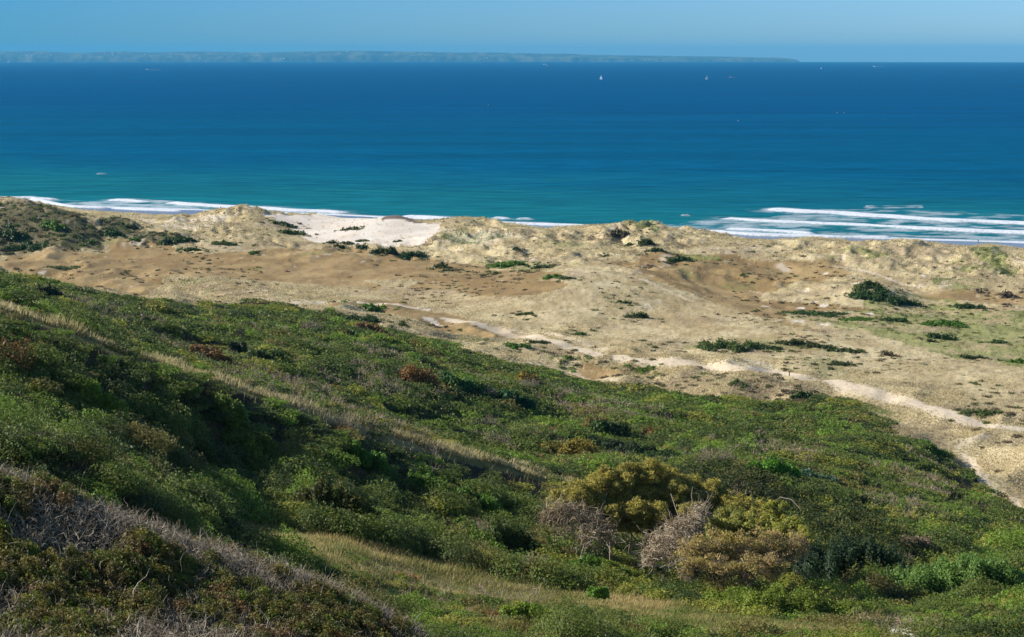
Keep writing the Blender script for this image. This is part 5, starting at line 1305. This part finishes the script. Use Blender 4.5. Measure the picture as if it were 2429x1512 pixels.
motorboat(1298, 156, 20, 2.6, 'small boat just below the faint white one')
motorboat(2074, 158, 28, 2.6, 'speed boat with a wake near the right horizon', 90)
motorboat(20, 144.8, 70, 2.6, 'pale boat moored under the left far shore', None)
motorboat(58, 145, 50, 2.7, 'small pale boat right of the moored one', None)
def buoy(u, v, label):
    p = on_sea(u, v)
    ob = bpy.data.objects.new('buoy', None); scene.collection.objects.link(ob); ob.location = p
    V, F = limb_tubes([([(0, 0, -.6), (0, 0, 0), (0, 0, .5), (0, 0, .8), (0, 0, .82)], [.3, .55, .5, .25, .01])], 12); link('float', mesh_np('float', V, F, None, M_HULL, True), ob)
    V, F = limb_tubes([([(0, 0, .8), (0, 0, 1.5), (0, 0, 2.1)], [.09, .07, .05])], 6); link('marker_pole', mesh_np('marker_pole', V, F, None, M_STEEL), ob)
    ob['label'] = label; ob['category'] = 'buoy'; ob['group'] = 'buoys on the open water'
buoy(1158, 249, 'buoy alone in the middle of the sea'); buoy(1751, 287, 'buoy below the motor boat'); buoy(2317 * .857, 268, 'left one of two close buoys at right'); buoy(2336 * .857, 268, 'right one of two close buoys at right'); buoy(537, 180, 'small buoy left of centre under the far shore')

# ------------------------------------------------------------------ posts and the person on the beach
M_POST = plainmat('weathered_wood', tuple(lin((92, 86, 82))), .85, .2, 6.0, .6, 1.3)
def post(u, v, h, r, label):
    g = hit(u, v)
    ob = bpy.data.objects.new('wooden_post', None); scene.collection.objects.link(ob); ob.location = g; ob.rotation_euler = (.03, .02, .4)
    V, F = limb_tubes([([(0, 0, -.3), (0, 0, h * .5), (0, 0, h * .97), (0, 0, h)], [r, r * 1.03, r, r * .7])], 8); link('shaft', mesh_np('shaft', V, F, None, M_POST), ob)
    V, F = limb_tubes([([(0, 0, h), (0, 0, h + .02), (0, 0, h + .07)], [r * .72, r * .7, .01])], 8); link('cap', mesh_np('cap', V, F, None, M_POST), ob)
    ob['label'] = label; ob['category'] = 'post'; ob['group'] = 'marker posts'
post(1872, 892, 1.15, .14, 'thick dark post at the edge of the sandy track')
post(1985, 634, 1.3, .11, 'pale marker post where paths meet behind the dunes')
g = hit(2320, 575.3)
pm = bpy.data.meshes.new('person'); 
J = dict(pel=(0, 0, .95), ch=(0, .01, 1.32), nk=(0, .02, 1.47), hd=(0, .03, 1.6), hd2=(0, .03, 1.72), lh=(-.1, 0, .9), lk=(-.12, .05, .5), la=(-.13, -.04, .08), lt=(-.13, .12, .03),
         rh=(.1, 0, .9), rk=(.12, -.04, .5), ra=(.12, -.14, .09), rt=(.12, .0, .03), ls=(-.19, .01, 1.4), le=(-.25, -.02, 1.12), lw=(-.24, .06, .86), lf=(-.23, .09, .76), rs=(.19, .01, 1.4), re=(.25, .02, 1.12), rw=(.24, -.04, .86), rf=(.23, -.03, .76))
R_ = dict(pel=.15, ch=.16, nk=.06, hd=.1, hd2=.08, lh=.1, lk=.06, la=.04, lt=.035, rh=.1, rk=.06, ra=.04, rt=.035, ls=.07, le=.045, lw=.032, lf=.03, rs=.07, re=.045, rw=.032, rf=.03)
nm = list(J); E = [('pel', 'ch'), ('ch', 'nk'), ('nk', 'hd'), ('hd', 'hd2'), ('pel', 'lh'), ('lh', 'lk'), ('lk', 'la'), ('la', 'lt'), ('pel', 'rh'), ('rh', 'rk'), ('rk', 'ra'), ('ra', 'rt'), ('ch', 'ls'), ('ls', 'le'), ('le', 'lw'), ('lw', 'lf'), ('ch', 'rs'), ('rs', 're'), ('re', 'rw'), ('rw', 'rf')]
pm.from_pydata([J[k] for k in nm], [(nm.index(a_), nm.index(b_)) for a_, b_ in E], []); pm.update()
po = link('person', pm, None, label='person in dark clothes standing on the wet beach', category='person')
po.location = g; pm.materials.append(plainmat('dark_clothes', (.05, .05, .07), .9, .1))
sk = po.modifiers.new('skin', 'SKIN')
pm.skin_vertices.new() if not pm.skin_vertices else None
for i, k in enumerate(nm):
    pm.skin_vertices[0].data[i].radius = (R_[k], R_[k])
pm.skin_vertices[0].data[0].use_root = True
sb = po.modifiers.new('sub', 'SUBSURF'); sb.levels = 1; sb.render_levels = 1
